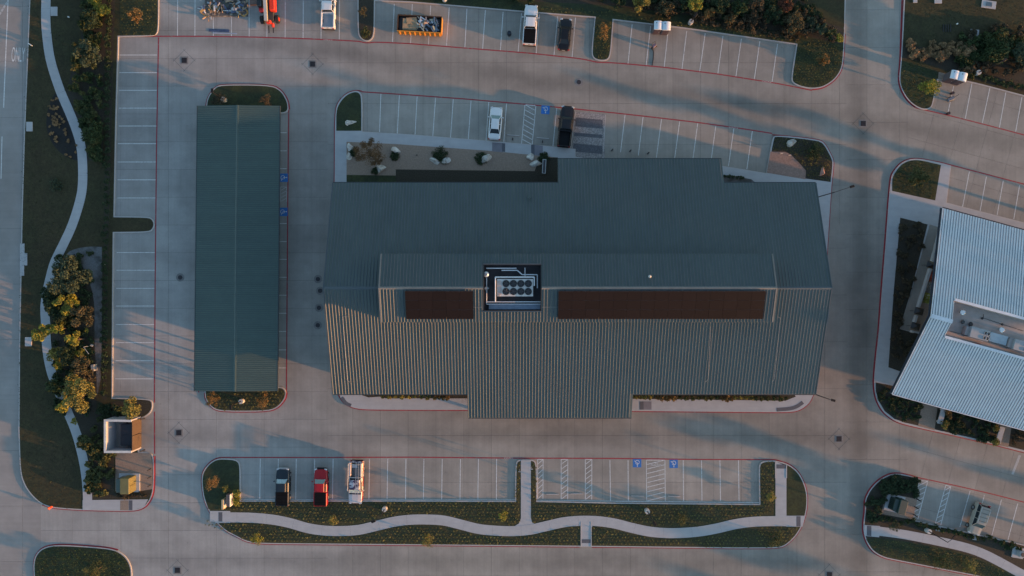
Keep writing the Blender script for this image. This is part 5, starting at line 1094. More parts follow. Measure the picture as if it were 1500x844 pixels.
# pads in the lawns
def pad(label, px, py, w, h, rz, gr=False, z=.02, cat='utility pad'):
    q = G(px, py); t = thing('utility_pad', label, cat, (q.x, q.y, .15), rz); m = MB(); m.bbox((0, 0, .05), (w, h, .1), .02); m.build('slab', walk, t)
    if gr: m = MB(); m.box((0, 0, .12), (w * .42, h * .6, .05)); m.build('hatch_grate', greym, t); m = MB(); [m.box((-w * .17 + k * w * .085, 0, .15), (.05, h * .55, .02)) for k in range(5)]; m.build('bar', trim, t, kind='stuff')
    return t
pad('pale rectangular pad in the roadside lawn east of the winding path, near the top left', 80.5, 17.5, 1.0, 1.35, 0); pad('pale rectangular pad in the roadside lawn west of the mulch crescent', 44.5, 186, .92, 1.4, 0); pad('pale rectangular pad in the roadside lawn west of the tree bed', 43, 500.5, 1.0, 1.35, 0)
pad('pale slab with a grated hatch at the top right corner lawn', 1447, 7.5, 2.15, 1.15, R(-8), True); pad('pale slab with a grated hatch at the edge of the dark northeast shrubs', 1426, 54.5, 1.25, 2.1, R(-5), True)
pad('small pale square slab near the top edge, beside the northeast road', 1339.5, 2.5, .6, .5, 0); pad('small green-grey valve slab near the top edge of the northeast lawn', 1373, 2, 1.1, .8, 0)
q = G(1386, 42); t = thing('steel_grating', 'set of dark steel bars lying on the northeast lawn', 'grating', (q.x, q.y, .15)); [MB.build((lambda m: (m.box((-.55 + k * .36, 0, .05), (.12, 1.1, .06)), m)[1])(MB()), 'bar', black, t) for k in range(4)]
m = MB(); q = G(47.5, 67); m.box((0, 0, .35), (.55, .1, .35)); m.tube((0, 0, 0), (0, 0, .35), .03); tag(m.build('marker_sign', M('white sign', (.75, .75, .7), .5), loc=(q.x, q.y, .14), rz=R(-35)), 'small white marker sign in the lawn beside the road lettering', 'sign')
q = G(76.5, 742); t = thing('fire_hydrant', 'orange-red hydrant at the southwest kerb of the roadside lawn', 'hydrant', (q.x, q.y, .14)); hm = M('orange red hydrant', (.75, .10, .03), .4); m = MB(); m.cyl((0, 0, .35), .14, .7, 12); m.cyl((0, 0, .76), .16, .14, 12, r2=.06); m.build('barrel', hm, t); m = MB(); m.cyl((0, 0, .5), .08, .5, 10, axis='X'); m.cyl((0, -.18, .5), .1, .2, 10, axis='Y'); m.build('outlet', hm, t)
for (x, y, lb) in ((102, 26, 'tiny white valve marker in the upper left lawn'), (125, 26, 'small white valve marker in the upper left hedge'), (1400.5, 36, 'small pale valve marker in the northeast lawn'), (154, 388, 'tiny white valve marker beside the west hedge')):
    q = G(x, y); m = MB(); m.cyl((0, 0, .1), .11, .22, 8); m.cyl((0, 0, .23), .07, .05, 8); tag(m.build('valve_marker', M('white sign', (.75, .75, .7), .5), loc=(q.x, q.y, .14)), lb, 'marker')
# bin enclosure
q = G(205, 636.5); wl = M('enclosure stucco', (.33, .33, .35), .8, .06); capm = M('white coping', (.55, .53, .50), .6)
t = thing('bin_enclosure', 'open-topped bin enclosure with pale walls and brown gates at the southwest', 'enclosure', (0, 0, 0)); EH = 2.75
def EW(px, py): return Vector(W(px, py, EH)[:2])
nw, ne_, se_, sw = EW(154, 616), EW(191, 616.5), EW(191, 662), EW(154, 662)
for a, b in ((nw, ne_), (sw, se_), (nw, sw)):
    d = (b - a); c = (a + b) / 2; m = MB(); m.box((c.x, c.y, EH / 2), (d.length + (.24 if abs(d.x) > 1 else -.25), .24, EH - .1), rz=math.atan2(d.y, d.x)); wo = m.build('wall', wl, t)
    m = MB(); m.box((c.x, c.y, EH + .0), (d.length + (.3 if abs(d.x) > 1 else -.31), .32, .1), rz=math.atan2(d.y, d.x)); m.build('coping', capm, wo)
gm_ = M('brown gate boards', (.085, .058, .036), .6, .12, 3)
for k in range(2):
    a = ne_.lerp(se_, .02 + .49 * k); b = ne_.lerp(se_, .02 + .49 * k + .47); c = (a + b) / 2
    m = MB(); m.box((c.x + .1, c.y, EH / 2), (.08, abs(a.y - b.y), EH - .25)); g_ = m.build('gate', trim, t)
    n_ = 10
    for i in range(n_): m = MB(); yy = a.y + (b.y - a.y) * (i + .5) / n_; m.box((c.x + .17, yy, EH / 2), (.05, abs(a.y - b.y) / n_ - .015, EH - .3)); m.build('board', gm_, g_)
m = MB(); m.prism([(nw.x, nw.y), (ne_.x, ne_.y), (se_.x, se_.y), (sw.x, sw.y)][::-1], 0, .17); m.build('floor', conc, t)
q = EW(174, 640); t = thing('dumpster', 'dark blue waste container inside the bin enclosure', 'dumpster', (q.x + .5, q.y, .17)); m = MB(); m.loft([[(-.8, -1.5, 0), (.8, -1.5, 0), (.8, 1.5, 0), (-.8, 1.5, 0)], [(-.95, -1.6, 1.2), (.95, -1.6, 1.2), (.95, 1.6, 1.2), (-.95, 1.6, 1.2)]]); m.build('bin', M('dark blue bin', (.012, .018, .04), .5), t)
for s in (-1, 1): m = MB(); m.box((0, s * .78, 1.25), (1.9, 1.5, .06), ry=.05); m.build('lid', M('bin lid', (.015, .016, .022), .5), t)
q = G(181, 623); t = thing('pallet', 'grey pallet in the north corner of the bin enclosure', 'pallet', (q.x, q.y, .17)); [MB.build((lambda m: (m.box((0, -.4 + k * .2, .12), (1.0, .12, .03)), m)[1])(MB()), 'slat', M('grey pallet wood', (.26, .26, .26), .8), t) for k in range(5)]; m = MB(); [m.box((x, 0, .05), (.09, .95, .09)) for x in (-.42, 0, .42)]; m.build('bearer', MATS['grey pallet wood'], t, kind='stuff')
# transformers
def transformer(label, px, py, d, rz, c, top, padm=True):
    q = G(px, py); t = thing('transformer', label, 'transformer', (q.x, q.y, .15), rz)
    if padm: m = MB(); m.bbox((-.1, 0, .08), (d[0] + .7, d[1] + .5, .16), .02); m.build('plinth', walk, t)
    m = MB(); m.bbox((.25, 0, d[2] / 2 + .16), (d[0] * .55, d[1], d[2]), .05); m.build('cabinet', c, t); m = MB(); m.bbox((-d[0] * .32, 0, d[2] * .42 + .16), (d[0] * .32, d[1] * .85, d[2] * .84), .03); m.build('tank', top, t)
    m = MB(); [m.box((-d[0] * .5, -d[1] * .3 + k * d[1] * .12, d[2] * .4 + .16), (.2, .03, d[2] * .6)) for k in range(6)]; m.build('cooling_fin', top, t, kind='stuff')
    m = MB(); m.box((.25 + d[0] * .28, .0, d[2] * .55), (.03, .04, d[2] * .7)); m.build('door_seam', trim, t)
transformer('yellow-green transformer with a dark radiator on the southwest pad', 192, 706.5, (2.4, 2.3, 1.9), 0, M('olive yellow cabinet', (.15, .13, .045), .5), M('grey green tank', (.07, .09, .075), .5))
transformer('dark green transformer on the pad in the southeast island', 1310, 737, (2.0, 2.1, 1.6), R(-15), M('dark green cabinet', (.020, .045, .038), .5), M('dark green tank', (.018, .036, .032), .5))
q = G(338.5, 730); t = thing('utility_cabinet', 'brown utility cabinet with a white edge in the corner island of the south row', 'cabinet', (q.x, q.y, .15)); m = MB(); m.bbox((0, 0, .5), (.55, 1.75, 1.0), .04); m.build('housing', M('red brown cabinet', (.20, .11, .085), .6), t); m = MB(); m.box((.33, 0, .6), (.08, 1.8, 1.05)); m.build('white_panel', capm, t)
q = G(331, 735.5); t = thing('utility_cabinet', 'narrow sunlit cream cabinet west of the brown cabinet in the corner island', 'cabinet', (q.x, q.y, .15)); m = MB(); m.bbox((0, 0, .55), (.32, 1.45, 1.1), .03); m.build('housing', M('cream cabinet', (.40, .32, .18), .6), t); m = MB(); m.box((.175, 0, .55), (.02, 1.2, .8)); m.build('door', capm, t)
q = G(1489.5, 809); t = thing('air_conditioner', 'small air conditioner on a pale square pad at the bottom right', 'air conditioner', (q.x, q.y, .15), R(-10)); m = MB(); m.bbox((0, 0, .06), (1.7, 1.6, .12), .02); m.build('pad', walk, t); m = MB(); m.bbox((.15, .05, .5), (.9, .9, .8), .04); m.build('cabinet', greym, t); m = MB(); m.cyl((.15, .05, .92), .33, .05, 14); m.build('fan', black, t)
q = G(763, 0); 
for (x, y, lb) in ((1376, 608, 'pale concrete bench slab beneath the south eave of the east building'), (1461, 636, 'lower pale concrete bench slab near the right picture edge, south of the east building')):
    q = G(x, y); t = thing('bench', lb, 'bench', (q.x, q.y, .15), R(-16)); m = MB(); m.bbox((0, 0, .45), (.75, 2.5, .12), .02); m.build('seat', walk, t)
    for s in (-1, 1): m = MB(); m.box((0, s * .95, .2), (.55, .3, .4)); m.build('support', kerbc, t)
q = G(796.8, 245); t = thing('bench', 'pale metal framed bench at the east end of the garden', 'bench', (q.x, q.y, .15), R(-3)); m = MB(); m.box((0, 0, .45), (.34, 2.0, .05)); m.build('seat', M('dark slat', (.05, .05, .06), .6), t)
for s in (-1, 1): m = MB(); m.box((s * .22, 0, .5), (.1, 2.1, .08)); m.build('rail', M('pale rail', (.36, .37, .37), .5), t); m = MB(); m.box((0, s * 1.02, .28), (.5, .08, .5)); m.build('leg', MATS['pale rail'], t)
for (x, y, lb) in ((761, 686.5, 'small sign post beside the middle crossing path, its west side'), (778.5, 683, 'small sign post beside the middle crossing path, its east side'), (1142.5, 226, 'western of two pale flag stubs in the reddish granite patch'), (1154.5, 228.5, 'eastern of two pale flag stubs in the reddish granite patch')):
    q = G(x, y); t = thing('sign_post', lb, 'sign', (q.x, q.y, .14)); hh = 1.6 if y > 600 else .7; m = MB(); m.cyl((0, 0, hh / 2), .035, hh, 8); m.build('post', galv, t); m = MB(); m.box((0, -.03, hh - .2), (.32, .03, .42)); m.build('plate', capm, t)

# ================================================================== BOULDERS
def boulder(label, px, py, rx_, ry_, h, seed, mt=stone, rz=0, cat='boulder'):
    rnd = random.Random(seed); bm_ = bmesh.new(); bmesh.ops.create_icosphere(bm_, subdivisions=2, radius=1)
    dirs = [Vector((rnd.uniform(-1, 1), rnd.uniform(-1, 1), rnd.uniform(-.2, 1))).normalized() for _ in range(9)]; cut = [rnd.uniform(.32, .62) for _ in dirs]
    for v in bm_.verts:
        for d, c in zip(dirs, cut):
            k = v.co.dot(d)
            if k > c: v.co -= d * (k - c)
        v.co *= rnd.uniform(.96, 1.03); v.co = Vector((v.co.x * rx_ * 1.45, v.co.y * ry_ * 1.45, v.co.z * h))
    me = bpy.data.meshes.new('boulder'); bm_.to_mesh(me); bm_.free(); me.materials.append(mt); q = G(px, py)
    o = link('boulder', me, None, label, cat, loc=(q.x, q.y, .15 + h * .25), rz=rz); return o
wst = M('white limestone', (.52, .51, .47), .9, .2, 4, bump=.8, col2=(.36, .33, .29), c2scale=1.5)
boulder('elongated pale boulder in the small north island lawn', 511.5, 180, 1.0, .5, .5, 1, wst)
boulder('pale layered boulder at the northwest corner of the tan garden', 513, 215.5, .5, .75, .6, 2, wst, .3); boulder('small pale boulder below the layered one at the west edge of the tan garden', 511.5, 228.5, .4, .5, .4, 3, wst)
boulder('white boulder hollowed in front of a round dark shrub in the tan garden', 579, 221.5, .85, .45, .5, 4, wst, -.2); boulder('pinkish angular boulder south of the bare orange tree in the tan garden', 557, 248, .75, .7, .6, 5, stone, .5)
boulder('western of two white boulders below the big round dark shrub', 637.5, 235.5, .7, .55, .5, 6, wst, -.3); boulder('eastern of two white boulders below the big round dark shrub', 650.5, 237, .75, .5, .45, 7, wst, .3)
boulder('white triangular boulder in the tan garden south of the white sedan', 709.5, 233.5, .85, .75, .6, 8, wst); boulder('cream boulder wedge at the east end of the tan garden, the northern of two', 778, 232, .5, .6, .45, 9, wst, .6); boulder('cream boulder slab at the east end of the tan garden, the southern of two', 785.5, 240, .75, .45, .5, 10, wst)
boulder('pale grey boulder in the north of the planted island by the reddish granite', 1156, 210, .75, .6, .55, 12, stone); boulder('reddish rimmed boulder near the east kerb of the island by the reddish granite', 1204, 252.5, .45, .75, .45, 13, M('reddish stone', (.36, .20, .15), .9, .2, 3, bump=.7), -.2)
# ================================================================== VEGETATION
def leafmat(name, c, c2=None, isl=.45): return M(name, c, .75, .18, 2.5, island=isl, col2=c2, c2scale=.9, c2lo=.42, c2hi=.6, spec=.2)
LM = {
 'dark': leafmat('dark evergreen leaves', (.030, .048, .022)), 'olive': leafmat('olive leaves', (.075, .080, .028), (.05, .062, .025)),
 'yellow': leafmat('yellow green leaves', (.27, .25, .038), (.12, .13, .034), .3), 'gold': leafmat('gold leaves', (.25, .21, .05), (.10, .105, .04), .3),
 'orange': leafmat('orange autumn leaves', (.19, .115, .04), (.10, .08, .035), .3), 'rust': leafmat('rust brown leaves', (.085, .070, .034), (.045, .048, .027), .3),
 'brown': leafmat('thin brown leaves', (.075, .060, .036), (.050, .044, .028)), 'green': leafmat('mid green leaves', (.040, .062, .022), (.028, .045, .018)),
 'pale': leafmat('pale sage leaves', (.060, .082, .046), (.035, .050, .030), .35), 'straw': leafmat('straw grass', (.30, .19, .095), (.15, .11, .06), .3), 'autumn': leafmat('bare autumn leaves', (.15, .082, .034), (.09, .058, .030), .3), 'red': leafmat('red leaves', (.12, .045, .028), (.07, .042, .024)),
}
def rvec(rnd):
    while True:
        v = Vector((rnd.uniform(-1, 1), rnd.uniform(-1, 1), rnd.uniform(-1, 1)))
        if .05 < v.length < 1: return v.normalized()
def leafquad(mb, p, s, rnd, flat=.0, ratio=.55):
    n = rvec(rnd); n.z = abs(n.z) + flat; n.normalize(); a = n.orthogonal().normalized(); a = Matrix.Rotation(rnd.uniform(0, 6.28), 3, n) @ a; b = n.cross(a)
    l, w = s * rnd.uniform(.7, 1.3), s * ratio
    o = len(mb.v); mb.v += [tuple(p - a * l), tuple(p + b * w), tuple(p + a * l + n * s * .15), tuple(p - b * w)]; mb.f.append([o, o + 1, o + 2, o + 3]); mb.m.append(0)
def crown_mesh(seed, r, h, n, leaf, lobes=9, flat=.3, hollow=.45, spread=.62, flatz=.55, bot=.35):
    """leaf sized faces gathered in uneven clumps through the crown; centre of the crown at the origin of the trunk"""
    rnd = random.Random(seed); mb = MB(); L = []
    for i in range(lobes):
        a = i * 2.399 + rnd.uniform(-.4, .4); d = r * spread * math.sqrt((i + .4) / lobes) * rnd.uniform(.8, 1.15); rr = r * rnd.uniform(.18, .46)
        zz = h * (bot + (1 - bot) * rnd.uniform(.25, .95) * (1 - .45 * (d / r) ** 2)); L.append((Vector((d * math.cos(a), d * math.sin(a), max(rr * .4, zz - rr * .4))), rr))
    for i in range(n):
        c, rr = L[rnd.randrange(lobes)]; v = rvec(rnd); v.z = v.z * flatz; p = c + v * rr * (hollow + (1 - hollow) * rnd.random() ** .5)
        if p.z < .05: p.z = .05 + rnd.random() * .1
        leafquad(mb, p, leaf, rnd, flat)
    return mb, L
def tree(name, label, px, py, rpx, h, kind, n=None, leaf=.16, group=None, trunk=True, cat='tree', lobes=12, seed=None, bot=.35, sx=1., sy=1., rz=0, ztop=True, cz=None, spread=.74, hollow=.45):
    r = rpx / S; seed = seed if seed is not None else int(px * 7 + py * 13)
    q = G(px, py, h * .6) if ztop else G(px, py); t = thing(name, label, cat, (q.x, q.y, .14), rz, group)
    mb, L = crown_mesh(seed, r, h, n and int(n * 1.7) or int(700 + 450 * r * r), leaf * .85, lobes, bot=bot, spread=spread, hollow=hollow)
    if sx != 1 or sy != 1: mb.v = [(v[0] * sx, v[1] * sy, v[2]) for v in mb.v]; L = [(Vector((c.x * sx, c.y * sy, c.z)), rr) for c, rr in L]
    mb.build('crown', LM[kind], t)
    if trunk:
        m = MB(); hb = h * max(.2, bot * .8); tr_ = max(.04, h * .022); m.tube((0, 0, -.1), (0, 0, hb), tr_ * 1.3, 8, r2=tr_); m.build('trunk', bark, t)
        for c, rr in L[::2]: m = MB(); m.tube((0, 0, hb * .9), tuple(c), tr_ * .6, 5, r2=tr_ * .2); m.build('limb', bark, t)
    return t
# ---- west tree bed
T = tree
T('evergreen_tree', 'big dark grey-green evergreen at the north end of the west tree bed', 103, 402, 31, 6.0, 'pale', 2600, .20, lobes=14)
T('evergreen_tree', 'dark feathery evergreen overhanging the west winding path', 74, 437, 16, 4.2, 'dark', 1000, .22, sx=.7, sy=1.35)
T('yellow_tree', 'bright yellow-green tree below the big grey-green evergreen', 99, 445, 17, 5.0, 'yellow', 1300, .17, lobes=10)
T('yellow_tree', 'westernmost round yellow-green tree overhanging the winding path', 66, 488, 14.5, 4.6, 'yellow', 1100, .17)
T('yellow_tree', 'small yellow-green tree between the path tree and the inner bed', 86, 482, 9, 3.4, 'yellow', 500, .15)
T('yellow_tree', 'yellow-green tree in the middle of the west tree bed', 109, 498, 12, 4.2, 'yellow', 800, .16)
T('rust_tree', 'rust-brown tree east of the bright yellow-green tree', 122, 464, 18, 4.6, 'rust', 1100, .17)
T('golden_shrub', 'variegated gold and dark shrub on the east edge of the winding path', 81, 519, 12, 2.4, 'gold', 620, .15, trunk=False, cat='shrub')
T('golden_shrub', 'small round yellow shrub below the variegated one', 86, 536, 7, 1.8, 'yellow', 300, .13, trunk=False, cat='shrub')
T('golden_shrub', 'small yellow shrub at the foot of the bent lamp', 118, 517, 8, 1.8, 'yellow', 300, .13, trunk=False, cat='shrub')
T('golden_shrub', 'tiny yellow shrub near the gravel in the west tree bed', 128, 484, 4, 1.0, 'yellow', 120, .10, trunk=False, cat='shrub')
T('rust_tree', 'rust-brown sparse tree beside the grey cabinet', 120, 536, 16, 3.8, 'rust', 620, .15)
T('golden_tree', 'large pale gold tree at the south end of the west tree bed', 116, 575, 26, 6.0, 'gold', 2300, .19, lobes=16)
T('golden_tree', 'gold-green tree lobe beside the path below the large gold tree', 93, 597, 10, 3.4, 'yellow', 500, .16)
T('evergreen_tree', 'dark low evergreen between the path and the large gold tree', 80, 566, 14, 2.8, 'green', 700, .17, sx=1.2, sy=.7)
T('golden_shrub', 'tiny yellow shrub on the path edge south of the large gold tree', 110, 617, 5.5, 1.4, 'yellow', 190, .12, trunk=False, cat='shrub')
T('evergreen_tree', 'dark evergreen mass in the middle of the west tree bed', 98, 520, 17, 3.0, 'dark', 900, .18)
T('evergreen_tree', 'dark shrub mass between the two northern yellow trees', 88, 463, 15, 2.6, 'dark', 800, .18)
T('spiky_shrub', 'spiky yellow-green shrub beside the path west of the bin enclosure', 124, 648, 12, 1.8, 'olive', 560, .24, trunk=False, cat='shrub')
T('rust_tree', 'thin brown bush at the south end of the west gravel', 128, 556, 13, 2.4, 'brown', 500, .15)
# ---- corner of the west car park
T('orange_tree', 'orange-gold tree in the kerb end bed north of the bin enclosure', 192, 598, 17, 3.6, 'gold', 1250, .14, lobes=12)
T('orange_tree', 'orange-yellow tree in the lawn at the top left corner of the car park', 199, 22, 12, 3.2, 'orange', 620, .13)
T('golden_shrub', 'yellow-green shrub cluster at the top of the west hedge, its north half', 141, 2, 13, 2.6, 'yellow', 620, .16, trunk=False, cat='shrub')
T('golden_shrub', 'yellow shrub at the top of the west hedge, south of its neighbour', 151, 16, 9, 2.2, 'yellow', 420, .15, trunk=False, cat='shrub')
T('evergreen_tree', 'pale sage tree in the middle of the northwest shrub bed', 128, 80, 21, 4.2, 'pale', 1300, .17, lobes=12)
T('evergreen_tree', 'dark tree at the top of the northwest shrub bed, under the yellow shrubs', 133, 28, 16, 3.0, 'dark', 900, .17)
T('evergreen_tree', 'dark green shrub beside the path where it passes the mulch crescent', 137, 195, 16, 2.4, 'green', 900, .16)
T('lawn_bush', 'faint low grey-green bush in the lawn west of the winding path', 83, 272, 11, .5, 'pale', 260, .12, trunk=False, cat='shrub')
# ---- north boundary
T('brown_tree', 'thin brown sapling in the kerb nose east of the first white pickup', 531, 18, 8, 2.8, 'rust', 230, .11); T('golden_shrub', 'green tuft in the kerb nose east of the first white pickup', 536, 49, 9, 1.0, 'olive', 350, .11, trunk=False, cat='shrub')
T('orange_tree', 'feathery orange-brown sapling in the kerb nose east of the black sedan', 884, 47, 12, 2.8, 'orange', 480, .11, sx=.8, sy=1.2)
for (x, y, r_, h_, k, lb) in ((940, 3, 14, 4.2, 'gold', 'grey-gold tree at the top edge above the portable toilets'), (975, 12, 13, 3.4, 'rust', 'rust and olive tree at the top edge east of the grey-gold one'), (1017, 9, 13, 4.0, 'yellow', 'tall yellow-green tree just above the round pale lamp base'), (1039, 20, 9, 2.6, 'orange', 'small orange-brown shrub east of the tall yellow-green tree'),
                        (1057, 8, 14, 4.0, 'dark', 'dark tree in the north wood, first east of the yellow-green tree'), (1070, 28, 10, 2.6, 'rust', 'low rusty shrub in the north wood above the sixth stall'), (1082, 12, 13, 3.6, 'green', 'green-black tree in the north wood between dark and brown trees'), (1107, 10, 15, 4.2, 'brown', 'brown dome-shaped tree in the north wood'),
                        (1131, 22, 13, 3.2, 'dark', 'dark tree between the brown and the orange-brown domes'), (1152, 8, 11, 3.4, 'red', 'reddish tree at the top of the north wood'), (1163, 33, 18, 4.0, 'rust', 'large orange-brown domed tree at the east end of the north wood'), (1188, 33, 9, 2.2, 'pale', 'western sage green shrub of the strip east of the domed tree'),
                        (1202, 43, 10, 2.2, 'pale', 'middle sage green shrub of the strip east of the domed tree'), (1217, 50, 9, 2.0, 'olive', 'eastern sage green shrub of the strip east of the domed tree'), (1229, 57, 7, 1.8, 'yellow', 'yellowish shrub against the east drive kerb'), (1206, 89, 10, 2.6, 'orange', 'feathery orange sapling in the lawn east of the north stalls'), (905, 2, 12, 3.4, 'dark', 'dark tree at the top edge west of the grey-gold tree'), (1004, 2, 11, 3.2, 'dark', 'dark tree at the top edge west of the yellow-green tree')):
    T('boundary_tree', lb, x, y, r_, h_, k, None, .15, lobes=10)
# ---- north-east
rnd = random.Random(3)
T('evergreen_tree', 'large dark green shrub dome in the northeast bed', 1463, 68, 26, 3.4, 'green', 2200, .17, lobes=15, cat='shrub'); T('evergreen_tree', 'dark sage shrub dome at the right picture edge of the northeast bed', 1494, 82, 20, 2.8, 'pale', 1200, .15, lobes=12, cat='shrub')
T('yellow_tree', 'feathery yellow-green tree beside the northeast portable toilets', 1361, 129, 14, 3.2, 'yellow', 820, .13, sx=1.1)
T('yellow_tree', 'round gold-green tree in the east island lawn', 1346, 261, 17, 3.0, 'olive', 1250, .13, lobes=12, bot=.3)
# ---- saplings of the islands
for (x, y, r_, h_, k, lb) in ((321, 146, 11, 3.0, 'brown', 'thin brown sapling in the west half of the carport north island'), (390, 147, 9, 2.8, 'brown', 'thin brown sapling in the east half of the carport north island'), (313, 584, 11, 2.8, 'orange', 'orange sapling in the west half of the carport south island'), (386, 586, 12, 2.8, 'orange', 'orange sapling in the east half of the carport south island'),
                        (538, 221, 20, 3.4, 'autumn', 'large bare orange-brown tree in the tan garden'), (554, 234, 11, 3.0, 'autumn', 'brown lower bough tree beside the orange-brown tree in the tan garden'), (311, 707, 10, 2.6, 'orange', 'orange sapling in the corner lawn west of the black pickup'), (489, 762, 8, 2.4, 'gold', 'gold sapling above the footpath south of the red pickup'),
                        (376, 789, 10, 2.2, 'yellow', 'yellow sapling on the south kerb near the corner island'), (738, 755, 9, 2.8, 'yellow', 'bright yellow-green sapling west of the middle crossing path'), (628, 790, 10, 2.6, 'gold', 'gold sapling on the south kerb below the work truck side'), (998, 760, 9, 2.6, 'olive', 'olive sapling above the footpath in the east half of the south island'),
                        (1137, 790, 13, 2.8, 'olive', 'round olive-green tree at the southeast corner of the south island'), (1129, 728, 8, 1.8, 'gold', 'small gold sapling west of the right crossing path'), (1194, 222, 13, 1.6, 'olive', 'olive ring-shaped shrub in the island by the reddish granite'), (139, 837, 15, 2.8, 'olive', 'olive tree in the southwest island at the bottom edge'),
                        (1381, 822, 14, 2.4, 'olive', 'olive feathery tree in the southeast island grass'), (1421, 830, 12, 2.4, 'gold', 'gold feathery tree in the southeast island grass, east of the olive one'), (1310, 771, 8, 1.2, 'pale', 'pale low shrub south of the green transformer')):
    T('sapling', lb, x, y, r_ * 1.15, h_, k, int(160 + r_ * r_ * 5.5), .078, lobes=13, hollow=.05, spread=.72)
T('round_shrub', 'black-green core shrub in the middle of the olive ring', 1190, 222, 8, 1.75, 'dark', 420, .12, trunk=False, cat='shrub')
for (x, y, r_, lb) in ((518, 224, 7, 'dark round shrub beside the layered boulder in the tan garden'), (579, 229, 7.5, 'dark round shrub below the hollowed white boulder'), (645, 229, 12.5, 'large dark round shrub above two white boulders'), (705, 233, 10, 'dark round shrub behind the white triangular boulder'), (551, 251, 6, 'small dark shrub beside the pinkish angular boulder'), (796, 231, 8, 'dark shrub north of the framed garden bench')):
    T('round_shrub', lb, x, y, r_ * 1.05, .45, 'dark', int(300 + r_ * 70), .085, trunk=False, cat='shrub', bot=.1, lobes=26, spread=.78, ztop=False, hollow=.1)
# shrub spots round the cabinets
for (x, y, k, lb) in ((330, 716, 'gold', 'yellow shrub north of the brown cabinet'), (347, 722, 'yellow', 'yellow-green shrub at the northeast of the brown cabinet'), (347, 735, 'yellow', 'yellow-green shrub at the southeast of the brown cabinet')): T('golden_shrub', lb, x, y, 6.5, .9, k, 300, .11, trunk=False, cat='shrub')
for (x, y, r_, k, lb) in ((1389, 606, 7, 'orange', 'orange shrub beside the pale bench under the east building'), (1384, 622, 8, 'gold', 'gold shrub at the kerb south of the pale bench'), (1458, 628, 5.5, 'gold', 'gold shrub between the south bed and the lower bench slab'), (1458, 648, 6, 'gold', 'gold-green shrub at the kerb below the lower bench slab')): T('golden_shrub', lb, x, y, r_, 1.0, k, 330, .11, trunk=False, cat='shrub')
# foundation shrubs in front of the south eave
seeds = {}
def shrub_row(spots, kind, label, group, name='shrub', r=4.5, h=.8, n=240, leaf=.11, cat='shrub', variants=4, stuff=False):
    protos = []
    for v in range(variants):
        mb, _ = crown_mesh(91 + v * 7 + int(r * 10), r / S, h, n, leaf, 7, bot=.1); protos.append(mb.mesh(name, LM[kind]))
    if stuff:
        J = MB()
        for (x, y) in spots:
            q = G(x, y); me = rnd.choice(protos); a = rnd.uniform(0, 6.28); s_ = rnd.uniform(.8, 1.2); c_, d_ = math.cos(a) * s_, math.sin(a) * s_
            J.add([(q.x + v.co.x * c_ - v.co.y * d_, q.y + v.co.x * d_ + v.co.y * c_, .15 + v.co.z * s_) for v in me.vertices], [tuple(p.vertices) for p in me.polygons])
        if J.v: tag(J.build(name + '_cover', LM[kind]), label.replace('plant in', 'planting in').replace('shrub in', 'shrub planting in'), 'ground cover', None, 'stuff')
        return
    for (x, y) in spots:
        lb = label(x, y) if callable(label) else label
        q = G(x, y); o = link(name, rnd.choice(protos), None, lb, cat, group, loc=(q.x, q.y, .15), rz=rnd.uniform(0, 6.28)); s_ = rnd.uniform(.8, 1.2); o.scale = (s_, s_, s_)
shrub_row([(561 + i * 9.5, 581 + rnd.uniform(-1, 1)) for i in range(8)], 'gold', 'low gold-green shrub in the row under the west half of the south eave', 'gold shrubs under the west south eave')
shrub_row([(638 + i * 6, 582) for i in range(4)], 'orange', 'low orange shrub in the clump beside the entrance porch west wall', 'orange shrubs beside the porch')
shrub_row([(930 + i * 7, 581) for i in range(4)] + [(1075 + i * 8, 582) for i in range(4)], 'gold', 'low gold shrub in the row under the east half of the south eave', 'gold shrubs under the east south eave')
shrub_row([(962 + i * 6, 582) for i in range(5)] + [(1056 + i * 7, 584) for i in range(3)], 'orange', 'low orange shrub in the row under the east half of the south eave', 'orange shrubs under the east south eave', r=5)
shrub_row([(995 + i * 9, 582) for i in range(7)] + [(1105 + i * 9, 583) for i in range(6)], 'olive', 'low olive green shrub in the row under the east half of the south eave', 'olive shrubs under the east south eave')
shrub_row([(1060 + i * 6, 259 + i * .6) for i in range(5)], 'pale', 'small pale shrub by the wall where the north walk meets the building jut', 'pale shrubs beside the jut', r=3.5, stuff=True)
# north-west shrub beds: individuals one can tell apart
shrub_row([(rnd.uniform(82, 136), 372 + 235 * i / 90) for i in range(90) if True], 'dark', 'dark understorey planting in the west tree bed', '', r=7, h=.8, n=230, leaf=.14, stuff=True)
sp = []
for i in range(170):
    y = -20 + 255 * rnd.random(); x0 = 124 if y < 60 else (109 if y < 130 else 107 + (y - 130) * .30); x1 = 152
    x = rnd.uniform(x0, x1); sp.append((x, y))
shrub_row(sp[110:], 'green', 'low dark green planting in the northwest shrub bed', '', r=6, h=.8, n=240, leaf=.13, stuff=True)
shrub_row(sp[:50], 'green', lambda x, y: 'knee-high dark green shrub in the northwest bed, ' + ('by the yellow shrubs at the top edge' if y < 55 else 'round the pale sage tree' if y < 110 else 'where the path bends towards the bed' if y < 170 else 'beside the mulch crescent'), 'dark shrubs of the northwest bed', r=7, h=1.1, n=260, leaf=.13)
shrub_row(sp[50:110], 'olive', 'olive shrub planting in the northwest shrub bed', 'brown shrubs of the northwest bed', r=6, h=1.0, n=220, leaf=.13, stuff=True)
